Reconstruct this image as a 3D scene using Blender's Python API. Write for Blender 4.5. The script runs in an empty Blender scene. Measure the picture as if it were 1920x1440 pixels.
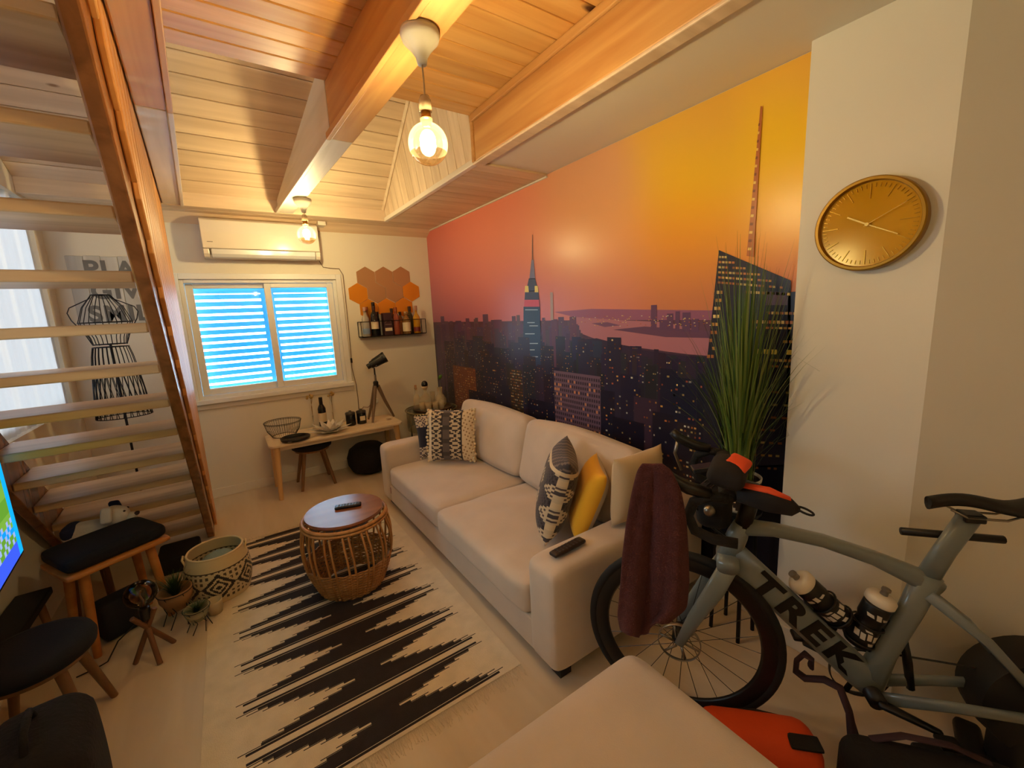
import bpy, math, random
import numpy as np
from mathutils import Vector, Matrix, Euler

random.seed(7); np.random.seed(7)
scene = bpy.context.scene
C = scene.collection
R = math.radians
# ------------------------------------------------------------------ camera
CAM_H = 1.55
F_PX = 790.0
RV = (-0.1514729, 0.09653987, -0.59135663)
CM = np.array(Matrix.Rotation(Vector(RV).length, 3, Vector(RV).normalized()))
cam_d = bpy.data.cameras.new('camera')
cam = bpy.data.objects.new('camera', cam_d); C.objects.link(cam)
cam_d.sensor_fit = 'HORIZONTAL'; cam_d.sensor_width = 36.0
cam_d.lens = F_PX / 1920 * 36.0
cam_d.clip_start = 0.02
_r, _f, _u = CM[:, 0], CM[:, 1], CM[:, 2]
cam.matrix_world = Matrix(((_r[0], _u[0], -_f[0], 0), (_r[1], _u[1], -_f[1], 0), (_r[2], _u[2], -_f[2], CAM_H), (0, 0, 0, 1)))
scene.camera = cam

def at(px, py, ax, v):
    """pixel of the photograph -> point on the plane ax = v"""
    d = CM @ np.array([(px - 960) / F_PX, 1, -(py - 720) / F_PX])
    i = 'xyz'.index(ax); t = (v - (0, 0, CAM_H)[i]) / d[i]
    return Vector((t * d[0], t * d[1], CAM_H + t * d[2]))

# ------------------------------------------------------------------ world, exposure
w = bpy.data.worlds.new('daylight'); scene.world = w; w.use_nodes = True
bg = w.node_tree.nodes['Background']
bg.inputs[0].default_value = (0.78, 0.90, 1.0, 1); bg.inputs[1].default_value = 10.0
scene.view_settings.view_transform = 'Standard'; scene.view_settings.look = 'None'
scene.view_settings.exposure = 0.2; scene.view_settings.gamma = 1.0
scene.view_settings.use_curve_mapping = False
scene.cycles.use_denoising = True
scene.cycles.max_bounces = 10; scene.cycles.diffuse_bounces = 6
scene.cycles.transparent_max_bounces = 16
scene.cycles.sample_clamp_indirect = 6.0
scene.cycles.caustics_reflective = False; scene.cycles.caustics_refractive = False

BULB_W = 23.0
BULB_COL = (1.0, 0.81, 0.42)

def portal(name, loc, rot, sx, sy):
    l = bpy.data.lights.new(name, 'AREA'); l.shape = 'RECTANGLE'; l.size = sx; l.size_y = sy
    l.cycles.is_portal = True
    o = bpy.data.objects.new(name, l); C.objects.link(o); o.location = loc; o.rotation_euler = rot
portal('window_portal_side', (-1.06, 2.08, 1.65), (0, R(-90), 0), 0.70, 1.16)
portal('curtain_portal', (-1.10, 3.68, 1.72), (0, R(-90), 0), 1.46, 1.40)
portal('window_portal_far', (0.36, 4.66, 1.42), (R(90), 0, R(180)), 1.2, 1.05)

# ------------------------------------------------------------------ materials
def lin(c):
    return tuple((x / 255 / 12.92) if x / 255 <= 0.04045 else ((x / 255 + 0.055) / 1.055) ** 2.4 for x in c)
MATS = {}
def mat(name, col=(200, 200, 200), rough=0.6, metal=0.0, var=0.0, vscale=8.0, stretch=(1, 1, 1), bump=0.0, bscale=60.0,
        spec=0.5, trans=0.0, emit=0.0, ecol=None, sheen=0.0, coat=0.0, rnd=0.0, alpha=1.0, attr=False, ior=1.45, sub=0.0):
    if name in MATS: return MATS[name]
    m = bpy.data.materials.new(name); m.use_nodes = True; MATS[name] = m
    nt = m.node_tree; b = nt.nodes['Principled BSDF']; L = nt.links.new
    c = lin(col)
    b.inputs['Base Color'].default_value = (*c, 1); b.inputs['Roughness'].default_value = rough
    b.inputs['Metallic'].default_value = metal; b.inputs['Specular IOR Level'].default_value = spec
    b.inputs['Transmission Weight'].default_value = trans; b.inputs['IOR'].default_value = ior
    b.inputs['Alpha'].default_value = alpha
    if sheen: b.inputs['Sheen Weight'].default_value = sheen; b.inputs['Sheen Roughness'].default_value = 0.5
    if coat: b.inputs['Coat Weight'].default_value = coat; b.inputs['Coat Roughness'].default_value = 0.15
    if emit:
        b.inputs['Emission Color'].default_value = (*(lin(ecol) if ecol else c), 1); b.inputs['Emission Strength'].default_value = emit
    src = None
    if attr:
        a = nt.nodes.new('ShaderNodeAttribute'); a.attribute_name = 'Col'; src = a.outputs['Color']
    if var or bump:
        tc = nt.nodes.new('ShaderNodeTexCoord'); mp = nt.nodes.new('ShaderNodeMapping')
        mp.inputs['Scale'].default_value = stretch; L(tc.outputs['Object'], mp.inputs['Vector'])
        if rnd:
            oi = nt.nodes.new('ShaderNodeObjectInfo'); cx = nt.nodes.new('ShaderNodeCombineXYZ')
            mul = nt.nodes.new('ShaderNodeMath'); mul.operation = 'MULTIPLY'; mul.inputs[1].default_value = 37.0
            L(oi.outputs['Random'], mul.inputs[0])
            for k in range(3): L(mul.outputs[0], cx.inputs[k])
            L(cx.outputs[0], mp.inputs['Location'])
    if var:
        nz = nt.nodes.new('ShaderNodeTexNoise'); nz.inputs['Scale'].default_value = vscale; nz.inputs['Detail'].default_value = 6
        L(mp.outputs[0], nz.inputs['Vector'])
        mr = nt.nodes.new('ShaderNodeMapRange'); mr.inputs[1].default_value = 0.3; mr.inputs[2].default_value = 0.7
        mr.inputs[3].default_value = 1 - var; mr.inputs[4].default_value = 1 + var
        L(nz.outputs[0], mr.inputs[0])
        mx = nt.nodes.new('ShaderNodeVectorMath'); mx.operation = 'SCALE'
        if src is not None: L(src, mx.inputs[0])
        else: mx.inputs[0].default_value = c
        L(mr.outputs[0], mx.inputs['Scale']); src = mx.outputs[0]
    if rnd:
        oi2 = nt.nodes.new('ShaderNodeObjectInfo'); m2 = nt.nodes.new('ShaderNodeMapRange')
        m2.inputs[3].default_value = 1 - rnd; m2.inputs[4].default_value = 1 + rnd; L(oi2.outputs['Random'], m2.inputs[0])
        mx2 = nt.nodes.new('ShaderNodeVectorMath'); mx2.operation = 'SCALE'
        if src is not None: L(src, mx2.inputs[0])
        else: mx2.inputs[0].default_value = c
        L(m2.outputs[0], mx2.inputs['Scale']); src = mx2.outputs[0]
    if src is not None: L(src, b.inputs['Base Color'])
    if bump:
        nb = nt.nodes.new('ShaderNodeTexNoise'); nb.inputs['Scale'].default_value = bscale; nb.inputs['Detail'].default_value = 4
        L(mp.outputs[0], nb.inputs['Vector'])
        bp = nt.nodes.new('ShaderNodeBump'); bp.inputs['Strength'].default_value = bump; bp.inputs['Distance'].default_value = 0.01
        L(nb.outputs[0], bp.inputs['Height']); L(bp.outputs[0], b.inputs['Normal'])
    return m

def wood(name, a, bcol, axis=0, rough=0.45, knots=0.0, rnd=0.08, grain=1.0, kcol=(70, 35, 18)):
    """pine with long grain along one axis and optional round knots"""
    if name in MATS: return MATS[name]
    m = bpy.data.materials.new(name); m.use_nodes = True; MATS[name] = m
    nt = m.node_tree; b = nt.nodes['Principled BSDF']; L = nt.links.new
    tc = nt.nodes.new('ShaderNodeTexCoord'); mp = nt.nodes.new('ShaderNodeMapping')
    s = [14 * grain, 14 * grain, 14 * grain]; s[axis] = 0.9
    mp.inputs['Scale'].default_value = s; L(tc.outputs['Object'], mp.inputs['Vector'])
    oi = nt.nodes.new('ShaderNodeObjectInfo'); mul = nt.nodes.new('ShaderNodeMath'); mul.operation = 'MULTIPLY'; mul.inputs[1].default_value = 53.0
    L(oi.outputs['Random'], mul.inputs[0]); cx = nt.nodes.new('ShaderNodeCombineXYZ')
    for k in range(3): L(mul.outputs[0], cx.inputs[k])
    L(cx.outputs[0], mp.inputs['Location'])
    nz = nt.nodes.new('ShaderNodeTexNoise'); nz.inputs['Scale'].default_value = 1.0; nz.inputs['Detail'].default_value = 8; nz.inputs['Distortion'].default_value = 0.6
    L(mp.outputs[0], nz.inputs['Vector'])
    cr = nt.nodes.new('ShaderNodeValToRGB'); e = cr.color_ramp.elements
    e[0].position = 0.32; e[0].color = (*lin(bcol), 1); e[1].position = 0.68; e[1].color = (*lin(a), 1)
    L(nz.outputs[0], cr.inputs[0]); src = cr.outputs[0]
    if knots:
        mp2 = nt.nodes.new('ShaderNodeMapping'); s2 = [4.5, 4.5, 4.5]; s2[axis] = 1.7; mp2.inputs['Scale'].default_value = s2
        L(tc.outputs['Object'], mp2.inputs['Vector']); L(cx.outputs[0], mp2.inputs['Location'])
        vo = nt.nodes.new('ShaderNodeTexVoronoi'); vo.inputs['Scale'].default_value = 1.0; L(mp2.outputs[0], vo.inputs['Vector'])
        kr = nt.nodes.new('ShaderNodeMapRange'); kr.inputs[1].default_value = knots; kr.inputs[2].default_value = knots * 0.45
        L(vo.outputs['Distance'], kr.inputs[0])
        mx = nt.nodes.new('ShaderNodeMix'); mx.data_type = 'RGBA'; L(kr.outputs[0], mx.inputs[0]); L(src, mx.inputs[6])
        mx.inputs[7].default_value = (*lin(kcol), 1); src = mx.outputs[2]
    m2 = nt.nodes.new('ShaderNodeMapRange'); m2.inputs[3].default_value = 1 - rnd; m2.inputs[4].default_value = 1 + rnd
    L(oi.outputs['Random'], m2.inputs[0]); sc = nt.nodes.new('ShaderNodeVectorMath'); sc.operation = 'SCALE'
    L(src, sc.inputs[0]); L(m2.outputs[0], sc.inputs['Scale']); L(sc.outputs[0], b.inputs['Base Color'])
    b.inputs['Roughness'].default_value = rough
    bp = nt.nodes.new('ShaderNodeBump'); bp.inputs['Strength'].default_value = 0.15; bp.inputs['Distance'].default_value = 0.004
    L(nz.outputs[0], bp.inputs['Height']); L(bp.outputs[0], b.inputs['Normal'])
    return m

# ------------------------------------------------------------------ mesh helpers
def rotm(rx=0, ry=0, rz=0):
    return Euler((R(rx), R(ry), R(rz)), 'XYZ').to_matrix()
class MB:
    def __init__(s): s.v = []; s.f = []; s.mi = []; s.cur = 0; s.col = None
    def add(s, vs, fs):
        o = len(s.v); s.v += [tuple(p) for p in vs]
        for f in fs: s.f.append(tuple(o + i for i in f)); s.mi.append(s.cur)
        return s
    def box(s, x0, x1, y0, y1, z0, z1):
        return s.add([(x0, y0, z0), (x1, y0, z0), (x1, y1, z0), (x0, y1, z0), (x0, y0, z1), (x1, y0, z1), (x1, y1, z1), (x0, y1, z1)],
                     [(0, 3, 2, 1), (4, 5, 6, 7), (0, 1, 5, 4), (1, 2, 6, 5), (2, 3, 7, 6), (3, 0, 4, 7)])
    def obox(s, c, size, rot=None):
        h = [q / 2 for q in size]; c = Vector(c); rot = rot or Matrix.Identity(3)
        vs = [c + rot @ Vector((sx * h[0], sy * h[1], sz * h[2])) for sz in (-1, 1) for sx, sy in ((-1, -1), (1, -1), (1, 1), (-1, 1))]
        return s.add(vs, [(0, 3, 2, 1), (4, 5, 6, 7), (0, 1, 5, 4), (1, 2, 6, 5), (2, 3, 7, 6), (3, 0, 4, 7)])
    def prism(s, poly, off):
        n = len(poly); off = Vector(off); a = [Vector(p) for p in poly]
        vs = a + [p + off for p in a]
        nrm = Vector((0, 0, 0))
        for i in range(n): nrm += a[i].cross(a[(i + 1) % n])
        flip = nrm.dot(off) > 0
        fs = [tuple(range(n)), tuple(range(2 * n - 1, n - 1, -1))] + [(i, n + i, n + (i + 1) % n, (i + 1) % n) for i in range(n)]
        if flip: fs = [tuple(reversed(f)) for f in fs]
        return s.add(vs, fs)
    def tube(s, pts, r, n=8, closed=False, cap=True, flat=None):
        pts = [Vector(p) for p in pts]; k = len(pts)
        rs = list(r) if hasattr(r, '__len__') else [r] * k
        vs = []; prev = None
        for i, p in enumerate(pts):
            if closed: t = pts[(i + 1) % k] - pts[i - 1]
            else: t = pts[min(i + 1, k - 1)] - pts[max(i - 1, 0)]
            t.normalize() if t.length > 1e-9 else None
            if prev is None:
                ref = Vector((0, 0, 1)) if abs(t.z) < 0.9 else Vector((1, 0, 0))
                a = t.cross(ref).normalized()
            else:
                a = prev - t * prev.dot(t); a = a.normalized() if a.length > 1e-9 else t.orthogonal().normalized()
            prev = a; b = t.cross(a)
            for j in range(n):
                th = 2 * math.pi * j / n
                vs.append(p + a * (math.cos(th) * rs[i]) + b * (math.sin(th) * rs[i] * (flat or 1)))
        fs = []
        m = k if closed else k - 1
        for i in range(m):
            for j in range(n):
                fs.append((i * n + j, i * n + (j + 1) % n, ((i + 1) % k) * n + (j + 1) % n, ((i + 1) % k) * n + j))
        if cap and not closed: fs += [tuple(range(n - 1, -1, -1)), tuple((k - 1) * n + j for j in range(n))]
        return s.add(vs, fs)
    def sweep(s, pts, wv, tv, lat, n=14):
        """elliptical section: wv in the plane of the path, tv along lat"""
        pts = [Vector(p) for p in pts]; k = len(pts); lat = Vector(lat).normalized(); vs = []
        for i, p in enumerate(pts):
            t = (pts[min(i + 1, k - 1)] - pts[max(i - 1, 0)]).normalized(); a = lat.cross(t).normalized()
            for j in range(n):
                th = 2 * math.pi * j / n; cx, sx = math.cos(th), math.sin(th)
                cx = math.copysign(abs(cx) ** 0.75, cx); sx = math.copysign(abs(sx) ** 0.75, sx)
                vs.append(p + a * (cx * wv[i] / 2) + lat * (sx * tv[i] / 2))
        fs = [(i * n + j, i * n + (j + 1) % n, (i + 1) * n + (j + 1) % n, (i + 1) * n + j) for i in range(k - 1) for j in range(n)]
        fs += [tuple(range(n - 1, -1, -1)), tuple((k - 1) * n + j for j in range(n))]
        return s.add(vs, fs)
    def lathe(s, prof, n=24, c=(0, 0, 0), rot=None):
        c = Vector(c); rot = rot or Matrix.Identity(3); vs = []; fs = []; rings = []
        for r_, z_ in prof:
            if r_ < 1e-6: rings.append([len(vs)]); vs.append(c + rot @ Vector((0, 0, z_)))
            else:
                rings.append(list(range(len(vs), len(vs) + n)))
                vs += [c + rot @ Vector((r_ * math.cos(2 * math.pi * j / n), r_ * math.sin(2 * math.pi * j / n), z_)) for j in range(n)]
        for a, b in zip(rings, rings[1:]):
            if len(a) == 1 and len(b) == 1: continue
            for j in range(n):
                if len(a) == 1: fs.append((a[0], b[(j + 1) % n], b[j]))
                elif len(b) == 1: fs.append((a[j], a[(j + 1) % n], b[0]))
                else: fs.append((a[j], a[(j + 1) % n], b[(j + 1) % n], b[j]))
        return s.add(vs, fs)
    def rbox(s, size, r, c=(0, 0, 0), rot=None, n=10, puff=(0, 0, 0), fn=None):
        """rounded box with optional swelling of its faces"""
        h = Vector(size) / 2; c = Vector(c); rot = rot or Matrix.Identity(3); idx = {}; vs = []; fs = []
        def vert(i, j, k):
            key = (i, j, k)
            if key in idx: return idx[key]
            q = [2 * i / n - 1, 2 * j / n - 1, 2 * k / n - 1]
            q = [math.copysign(abs(x) ** 0.72, x) for x in q]
            p = Vector([q[a] * h[a] for a in range(3)])
            cl = Vector([max(-(h[a] - r), min(h[a] - r, p[a])) for a in range(3)]); d = p - cl
            if d.length > 1e-9:
                m = max(abs(d[a]) for a in range(3)); p = cl + d.normalized() * min(r, m if m < r else r)
            for a in range(3):
                if puff[a]:
                    o = [x for x in range(3) if x != a]
                    p[a] += math.copysign(1, p[a]) * (abs(p[a]) / h[a]) * puff[a] * (1 - q[o[0]] ** 2) * (1 - q[o[1]] ** 2)
            if fn: p = fn(p)
            idx[key] = len(vs); vs.append(c + rot @ p); return idx[key]
        for a in range(n):
            for b in range(n):
                for k, fl in ((0, True), (n, False)):
                    for perm in range(3):
                        def g(x, y): return vert(*((x, y, k), (k, x, y), (y, k, x))[perm])
                        q = (g(a, b), g(a + 1, b), g(a + 1, b + 1), g(a, b + 1))
                        fs.append(tuple(reversed(q)) if fl else q)
        return s.add(vs, fs)
    def build(s, name, m=None, parent=None, smooth=False, bevel=0.0, bseg=2, sub=0, pinv=True, mats=None, colors=None, auto=None):
        me = bpy.data.meshes.new(name); me.from_pydata(s.v, [], s.f); me.update()
        for q in (mats or ([m] if m else [])): me.materials.append(q)
        if mats: me.polygons.foreach_set('material_index', s.mi)
        if colors is not None:
            ca = me.color_attributes.new('Col', 'FLOAT_COLOR', 'CORNER'); arr = []
            for f, cc in zip(s.f, colors):
                if isinstance(cc, list):
                    for q in cc: arr += [*q, 1.0]
                else: arr += list((*cc, 1.0)) * len(f)
            ca.data.foreach_set('color', arr)
        if smooth: me.polygons.foreach_set('use_smooth', [True] * len(me.polygons))
        o = bpy.data.objects.new(name, me); C.objects.link(o)
        if bevel:
            b = o.modifiers.new('bevel', 'BEVEL'); b.width = bevel; b.segments = bseg; b.limit_method = 'ANGLE'; b.angle_limit = R(40)
        if sub:
            q = o.modifiers.new('sub', 'SUBSURF'); q.levels = sub; q.render_levels = sub
        if auto:
            me.polygons.foreach_set('use_smooth', [True] * len(me.polygons)); me.set_sharp_from_angle(angle=R(auto))
        if parent: o.parent = parent
        return o
def tag(o, label, cat, group=None):
    o['label'] = label; o['category'] = cat
    if group: o['group'] = group
    return o
def thing(name, label, cat, loc=(0, 0, 0), rz=0.0, group=None, rot=None):
    o = bpy.data.objects.new(name, None); C.objects.link(o); o.empty_display_size = 0.05
    o.location = loc; o.rotation_euler = rot if rot else (0, 0, R(rz))
    return tag(o, label, cat, group)
def struct(o): o['kind'] = 'structure'; return o
def dup(root, loc, rz, label=None):
    r = root.copy(); C.objects.link(r); r.location = loc; r.rotation_euler = (0, 0, R(rz))
    if label: r['label'] = label
    for ch in list(root.children):
        c = ch.copy(); C.objects.link(c); c.parent = r
        for g in list(ch.children):
            d = g.copy(); C.objects.link(d); d.parent = c
    return r
def place(mesh_obj, name, parent, loc=(0, 0, 0), rot=(0, 0, 0)):
    o = bpy.data.objects.new(name, mesh_obj.data); C.objects.link(o); o.parent = parent; o.location = loc; o.rotation_euler = rot
    return o
def text_mb(txt, size, ext, spacing=1.0, bold=0.0):
    cu = bpy.data.curves.new('t', 'FONT'); cu.body = txt; cu.size = size; cu.extrude = ext; cu.align_x = 'CENTER'; cu.align_y = 'CENTER'; cu.space_character = spacing; cu.offset = bold
    o = bpy.data.objects.new('t', cu); C.objects.link(o)
    bpy.context.view_layer.update()
    me = bpy.data.meshes.new_from_object(o.evaluated_get(bpy.context.evaluated_depsgraph_get()))
    mb = MB(); mb.add([tuple(v.co) for v in me.vertices], [tuple(p.vertices) for p in me.polygons])
    bpy.data.objects.remove(o); bpy.data.curves.remove(cu); bpy.data.meshes.remove(me)
    return mb
# ================================================================== THE ROOM
D = 4.555; W = 2.0; XL = -1.0; YB = -1.7; ZS = 2.465
plaster = mat('plaster', (226, 220, 206), 0.75, bump=0.05, bscale=35, var=0.015, vscale=3)
plaster_gloss = mat('white_trim_paint', (226, 220, 208), 0.35)
# floor
floor_m = wood('floor_laminate', (214, 198, 176), (200, 182, 156), axis=1, rough=0.38, rnd=0.0, grain=0.5)
struct(MB().box(XL - .2, 3.4, YB - .1, D + .15, -0.08, 0).build('floor', floor_m))
# far wall with the window opening
WX0, WX1, WZ0, WZ1 = -0.262, 0.985, 0.905, 1.945
mb = MB()
mb.box(XL - .2, WX0, D, D + .12, 0, 5.2); mb.box(WX1, W + .3, D, D + .12, 0, 5.2)
mb.box(WX0, WX1, D, D + .12, 0, WZ0); mb.box(WX0, WX1, D, D + .12, WZ1, 5.2)
struct(mb.build('wall_far', plaster))
# left wall with the side window opening (out of the photograph, its reflection shows in the clock)
mb = MB()
mb.box(XL - .12, XL, YB, 1.50, 0, 5.2); mb.box(XL - .12, XL, 2.66, 2.98, 0, 5.2); mb.box(XL - .12, XL, 4.38, D, 0, 5.2)
mb.box(XL - .12, XL, 1.50, 2.66, 0, 1.30); mb.box(XL - .12, XL, 1.50, 2.66, 2.0, 5.2)
mb.box(XL - .12, XL, 2.98, 4.38, 0, 1.0); mb.box(XL - .12, XL, 2.98, 4.38, 2.45, 5.2)
struct(mb.build('wall_left', plaster))
# right wall: behind the mural, pier, splayed wall
struct(MB().box(W, W + .12, .785, D, 0, 5.2).build('wall_right', plaster))
struct(MB().prism([(1.93, .795, 0), (1.93, .38, 0), (2.15, .38, 0), (2.15, .795, 0)], (0, 0, 2.75)).build('wall_pier', plaster))
sp = math.tan(R(38))
struct(MB().prism([(1.9302, .3798, 0), (1.9302 + (.38 - YB) * sp, YB, 0), (2.1 + (.38 - YB) * sp, YB, 0), (2.1, .379, 0)], (0, 0, 2.75)).build('wall_splay', plaster))
struct(MB().box(XL - .12, 3.6, YB - .12, YB, 0, 5.2).build('wall_back', plaster))
struct(MB().prism([(1.0, .42, 2.9), (3.6, .42, 2.9), (3.6, YB, 2.9), (1.0, YB, 2.9)], (0, 0, .1)).build('ceiling_cap', plaster))
# baseboards
for nm, a, b in (('baseboard_far', (XL, D), (W, D)),):
    struct(MB().box(XL + .001, W - .012, D - .014, D - .001, 0.001, .085).build(nm, plaster_gloss, bevel=.003))
struct(MB().box(W - .016, W - .004, .80, D - .016, 0.001, .085).build('baseboard_right', plaster_gloss, bevel=.003))
mb = MB(); mb.box(1.916, 1.929, .37, .80, 0.001, .085)
struct(mb.build('baseboard_pier', plaster_gloss, bevel=.003))

# ---- ceiling: plaster strip, boards, beams
white_wood = wood('whitewashed_pine', (228, 205, 176), (205, 180, 150), axis=0, rough=0.5, knots=0.06, rnd=0.06, kcol=(150, 115, 85))
white_wood_v = wood('whitewashed_pine_upright', (230, 212, 186), (208, 186, 158), axis=2, rough=0.5, rnd=0.05)
deck_wood = wood('deck_pine', (228, 178, 108), (204, 146, 76), axis=0, rough=0.42, knots=0.10, rnd=0.12)
beam_wood = wood('beam_pine', (212, 164, 100), (186, 130, 70), axis=1, rough=0.5, knots=0.085, rnd=0.04)
beam_white = wood('painted_beam', (222, 214, 200), (206, 196, 180), axis=1, rough=0.5, rnd=0.03)
ceil = MB()
ceil.box(1.455, W, YB, 2.42, ZS + .012, ZS + .06)
ceil.box(1.455, W + .3, 2.42, D, ZS + .03, ZS + .08)
ceil.box(XL, 1.455, 4.215, D, ZS + .03, ZS + .08)
ceiling = struct(ceil.build('ceiling', plaster))
ceiling['label'] = 'white plaster ceiling strip with pine boards and beams'
# white boards under the strip beside the mural
n = 14; y0 = 2.425; wv = (4.21 - y0) / n
b0 = MB().box(-.27, .27, 0, wv - .006, 0, .018).build('soffit_board', white_wood, ceiling, bevel=.003)
for i in range(n):
    o = b0 if i == 0 else place(b0, 'soffit_board', ceiling)
    o.location = (1.728, y0 + i * wv, ZS)
    if i: m_ = o.modifiers.new('bevel', 'BEVEL'); m_.width = .003; m_.segments = 2
# underside boards of the strip on the far wall
for k, (ya, yb_) in enumerate(((4.215, 4.325), (4.331, 4.44), (4.446, D))):
    MB().box(XL, W, ya, yb_ - .001, ZS, ZS + .028).build('soffit_board', white_wood, ceiling, bevel=.003)
MB().box(XL, 1.43, 4.19, 4.213, ZS - .004, ZS + .10).build('fascia', white_wood, ceiling, bevel=.004)
MB().box(1.415, 1.452, 2.44, 4.21, ZS - .006, ZS + .03).build('edge_trim', plaster_gloss, ceiling, bevel=.004)
MB().box(1.982, 1.998, 2.42, D - .002, ZS - .014, ZS - .002).build('edge_trim', plaster_gloss, ceiling, bevel=.003)
# far roof slope: boards one above the other
SB = 0.526
def zslope(y): return 2.555 + SB * (4.2 - y)
ang = math.atan(SB); pitch_y = .125; Lb = pitch_y / math.cos(ang)
sb0 = None
for i in range(12):
    yc = 4.2 - i * pitch_y; xr = 1.46
    if sb0 is None:
        sb0 = MB().box(XL, xr, -Lb + .006, 0, 0, .016).build('roof_board', white_wood, ceiling, bevel=.004)
        o = sb0
    else:
        o = place(sb0, 'roof_board', ceiling); m_ = o.modifiers.new('bevel', 'BEVEL'); m_.width = .004; m_.segments = 2
    o.location = (0, yc, zslope(yc)); o.rotation_euler = (-ang, 0, 0)
# the slope goes on, out of sight, up to the ridge
def lining(x0, x1, ya, yb_):
    MB().prism([(x0, ya, zslope(ya) + .03), (x1, ya, zslope(ya) + .03), (x1, yb_, zslope(yb_) + .03), (x0, yb_, zslope(yb_) + .03)], (0, 0, .05)).build('roof_lining', white_wood, ceiling)
lining(XL - .1, 3.6, 4.6, -.6)
MB().box(XL - .1, 3.6, YB - .1, -.55, 5.0, 5.1).build('roof_lining', white_wood, ceiling)
# leaning boarded cheek above the strip beside the mural
LEAN = .15
def cheek_top(y): return zslope(y) - .004
n = 14; ya = 2.42; st = (4.19 - ya) / n
for i in range(n):
    a, b = ya + i * st + .003, ya + (i + 1) * st - .003
    pts = []
    for (yy, zz) in ((a, ZS + .03), (b, ZS + .03), (b, min(3.6, cheek_top(b))), (a, min(3.6, cheek_top(a)))):
        pts.append((1.432 - LEAN * (zz - ZS), yy, zz))
    MB().prism(pts, (.018, 0, .003)).build('cheek_board', white_wood_v, ceiling, bevel=.003)
# hip trim between slope and cheek
pa = Vector((1.425 - LEAN * .1, 4.18, zslope(4.18) - .002)); yt = 3.0
pb = Vector((1.425 - LEAN * (zslope(yt) - ZS), yt, zslope(yt) - .002))
MB().tube([pa, pb], .016, 4).build('hip_trim', white_wood_v, ceiling)
# backing that closes the roof above the cheek
MB().prism([(1.47, 4.6, ZS + .05), (1.47, 1.9, ZS + .05), (1.47, 1.9, 3.75), (1.47, 4.6, 2.6)], (.03, 0, 0)).build('roof_lining', plaster, ceiling)
# loft deck boards
ZD = 2.725; bw = .118; db0 = None
for i in range(34):
    y1 = 2.42 - i * bw
    if db0 is None:
        db0 = MB().box(-.085, 1.452, -bw + .004, 0, 0, .022).build('deck_board', deck_wood, ceiling, bevel=.006); o = db0
    else:
        o = place(db0, 'deck_board', ceiling); m_ = o.modifiers.new('bevel', 'BEVEL'); m_.width = .006; m_.segments = 2
    o.location = (0, y1, ZD)
MB().box(-.085, 3.5, YB, 2.415, ZD + .024, ZD + .05).build('deck_cover', deck_wood, ceiling)
# beams: pine under the loft, painted beyond it; they run slightly askew to the walls
BA = R(2.3); YP = 2.43
def beam(xc, wd, strip):
    """xc at y = YP; built along local y and turned about that point"""
    def bl(mb, nm, m, bv):
        o = mb.build(nm, m, ceiling, bevel=bv); o.location = (xc, YP, 0); o.rotation_euler = (0, 0, BA); return o
    h = wd / 2
    bl(MB().box(-h, h, YB - YP, -.005, 2.458, ZD), 'beam', beam_wood, .006)
    ye = 4.185 - YP - .01
    bl(MB().prism([(-h, 0, 2.46), (-h, ye, 2.46), (-h, ye, zslope(4.185)), (-h, 0, ZD + .12)], (wd, 0, 0)), 'beam', beam_white, .005)
    for sd in strip:
        x0, x1 = (-h - .022, -h - .001) if sd < 0 else (h + .001, h + .022)
        bl(MB().box(x0, x1, YB - YP, -.004, 2.452, 2.485 if sd < 0 else ZD), 'beam_strip', beam_wood, .003)
        bl(MB().box(x0, x1, -.003, ye, 2.452, 2.485), 'beam_strip', beam_white, .003)
beam(.635, .112, (-1,))
beam(-.130, .105, (1,))
MB().box(1.405, 1.452, YB, 2.39, ZS - .002, ZD).build('beam', beam_wood, ceiling, bevel=.006)
MB().box(1.385, 1.404, YB, 2.39, ZD - .045, ZD - .002).build('beam_strip', beam_wood, ceiling, bevel=.006)
MB().box(1.40, 1.47, YB, 2.415, ZS - .018, ZS - .0025).build('beam_strip', white_wood, ceiling, bevel=.005)
MB().box(1.40, 1.452, 2.392, 2.425, ZS - .002, ZD + .03).build('post', beam_wood, ceiling, bevel=.004)

# ---- window_1 : casing, two sliding sashes with panes, shutters behind
frame_m = mat('aluminium_white', (228, 229, 228), 0.32, spec=0.5)
def pane_mat():
    m = bpy.data.materials.new('window_pane'); m.use_nodes = True; nt = m.node_tree; nt.nodes.clear()
    o = nt.nodes.new('ShaderNodeOutputMaterial'); t = nt.nodes.new('ShaderNodeBsdfTransparent'); g = nt.nodes.new('ShaderNodeBsdfGlossy')
    g.inputs['Roughness'].default_value = .02; fr = nt.nodes.new('ShaderNodeFresnel'); mx = nt.nodes.new('ShaderNodeMixShader')
    t.inputs[0].default_value = (.93, .97, .98, 1)
    nt.links.new(fr.outputs[0], mx.inputs[0]); nt.links.new(t.outputs[0], mx.inputs[1]); nt.links.new(g.outputs[0], mx.inputs[2]); nt.links.new(mx.outputs[0], o.inputs[0])
    return m
PANE = pane_mat()
def slat_mat():
    m = bpy.data.materials.new('shutter_slat'); m.use_nodes = True; nt = m.node_tree; nt.nodes.clear()
    o = nt.nodes.new('ShaderNodeOutputMaterial'); d = nt.nodes.new('ShaderNodeBsdfDiffuse'); t = nt.nodes.new('ShaderNodeBsdfTranslucent')
    d.inputs[0].default_value = (.16, .40, .52, 1); t.inputs[0].default_value = (.03, .20, .265, 1)  # white slats: the cyan of the skylight is put into both colours
    a = nt.nodes.new('ShaderNodeAddShader'); nt.links.new(d.outputs[0], a.inputs[0]); nt.links.new(t.outputs[0], a.inputs[1]); nt.links.new(a.outputs[0], o.inputs[0])
    return m
SLAT = slat_mat()
mb = MB()
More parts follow.
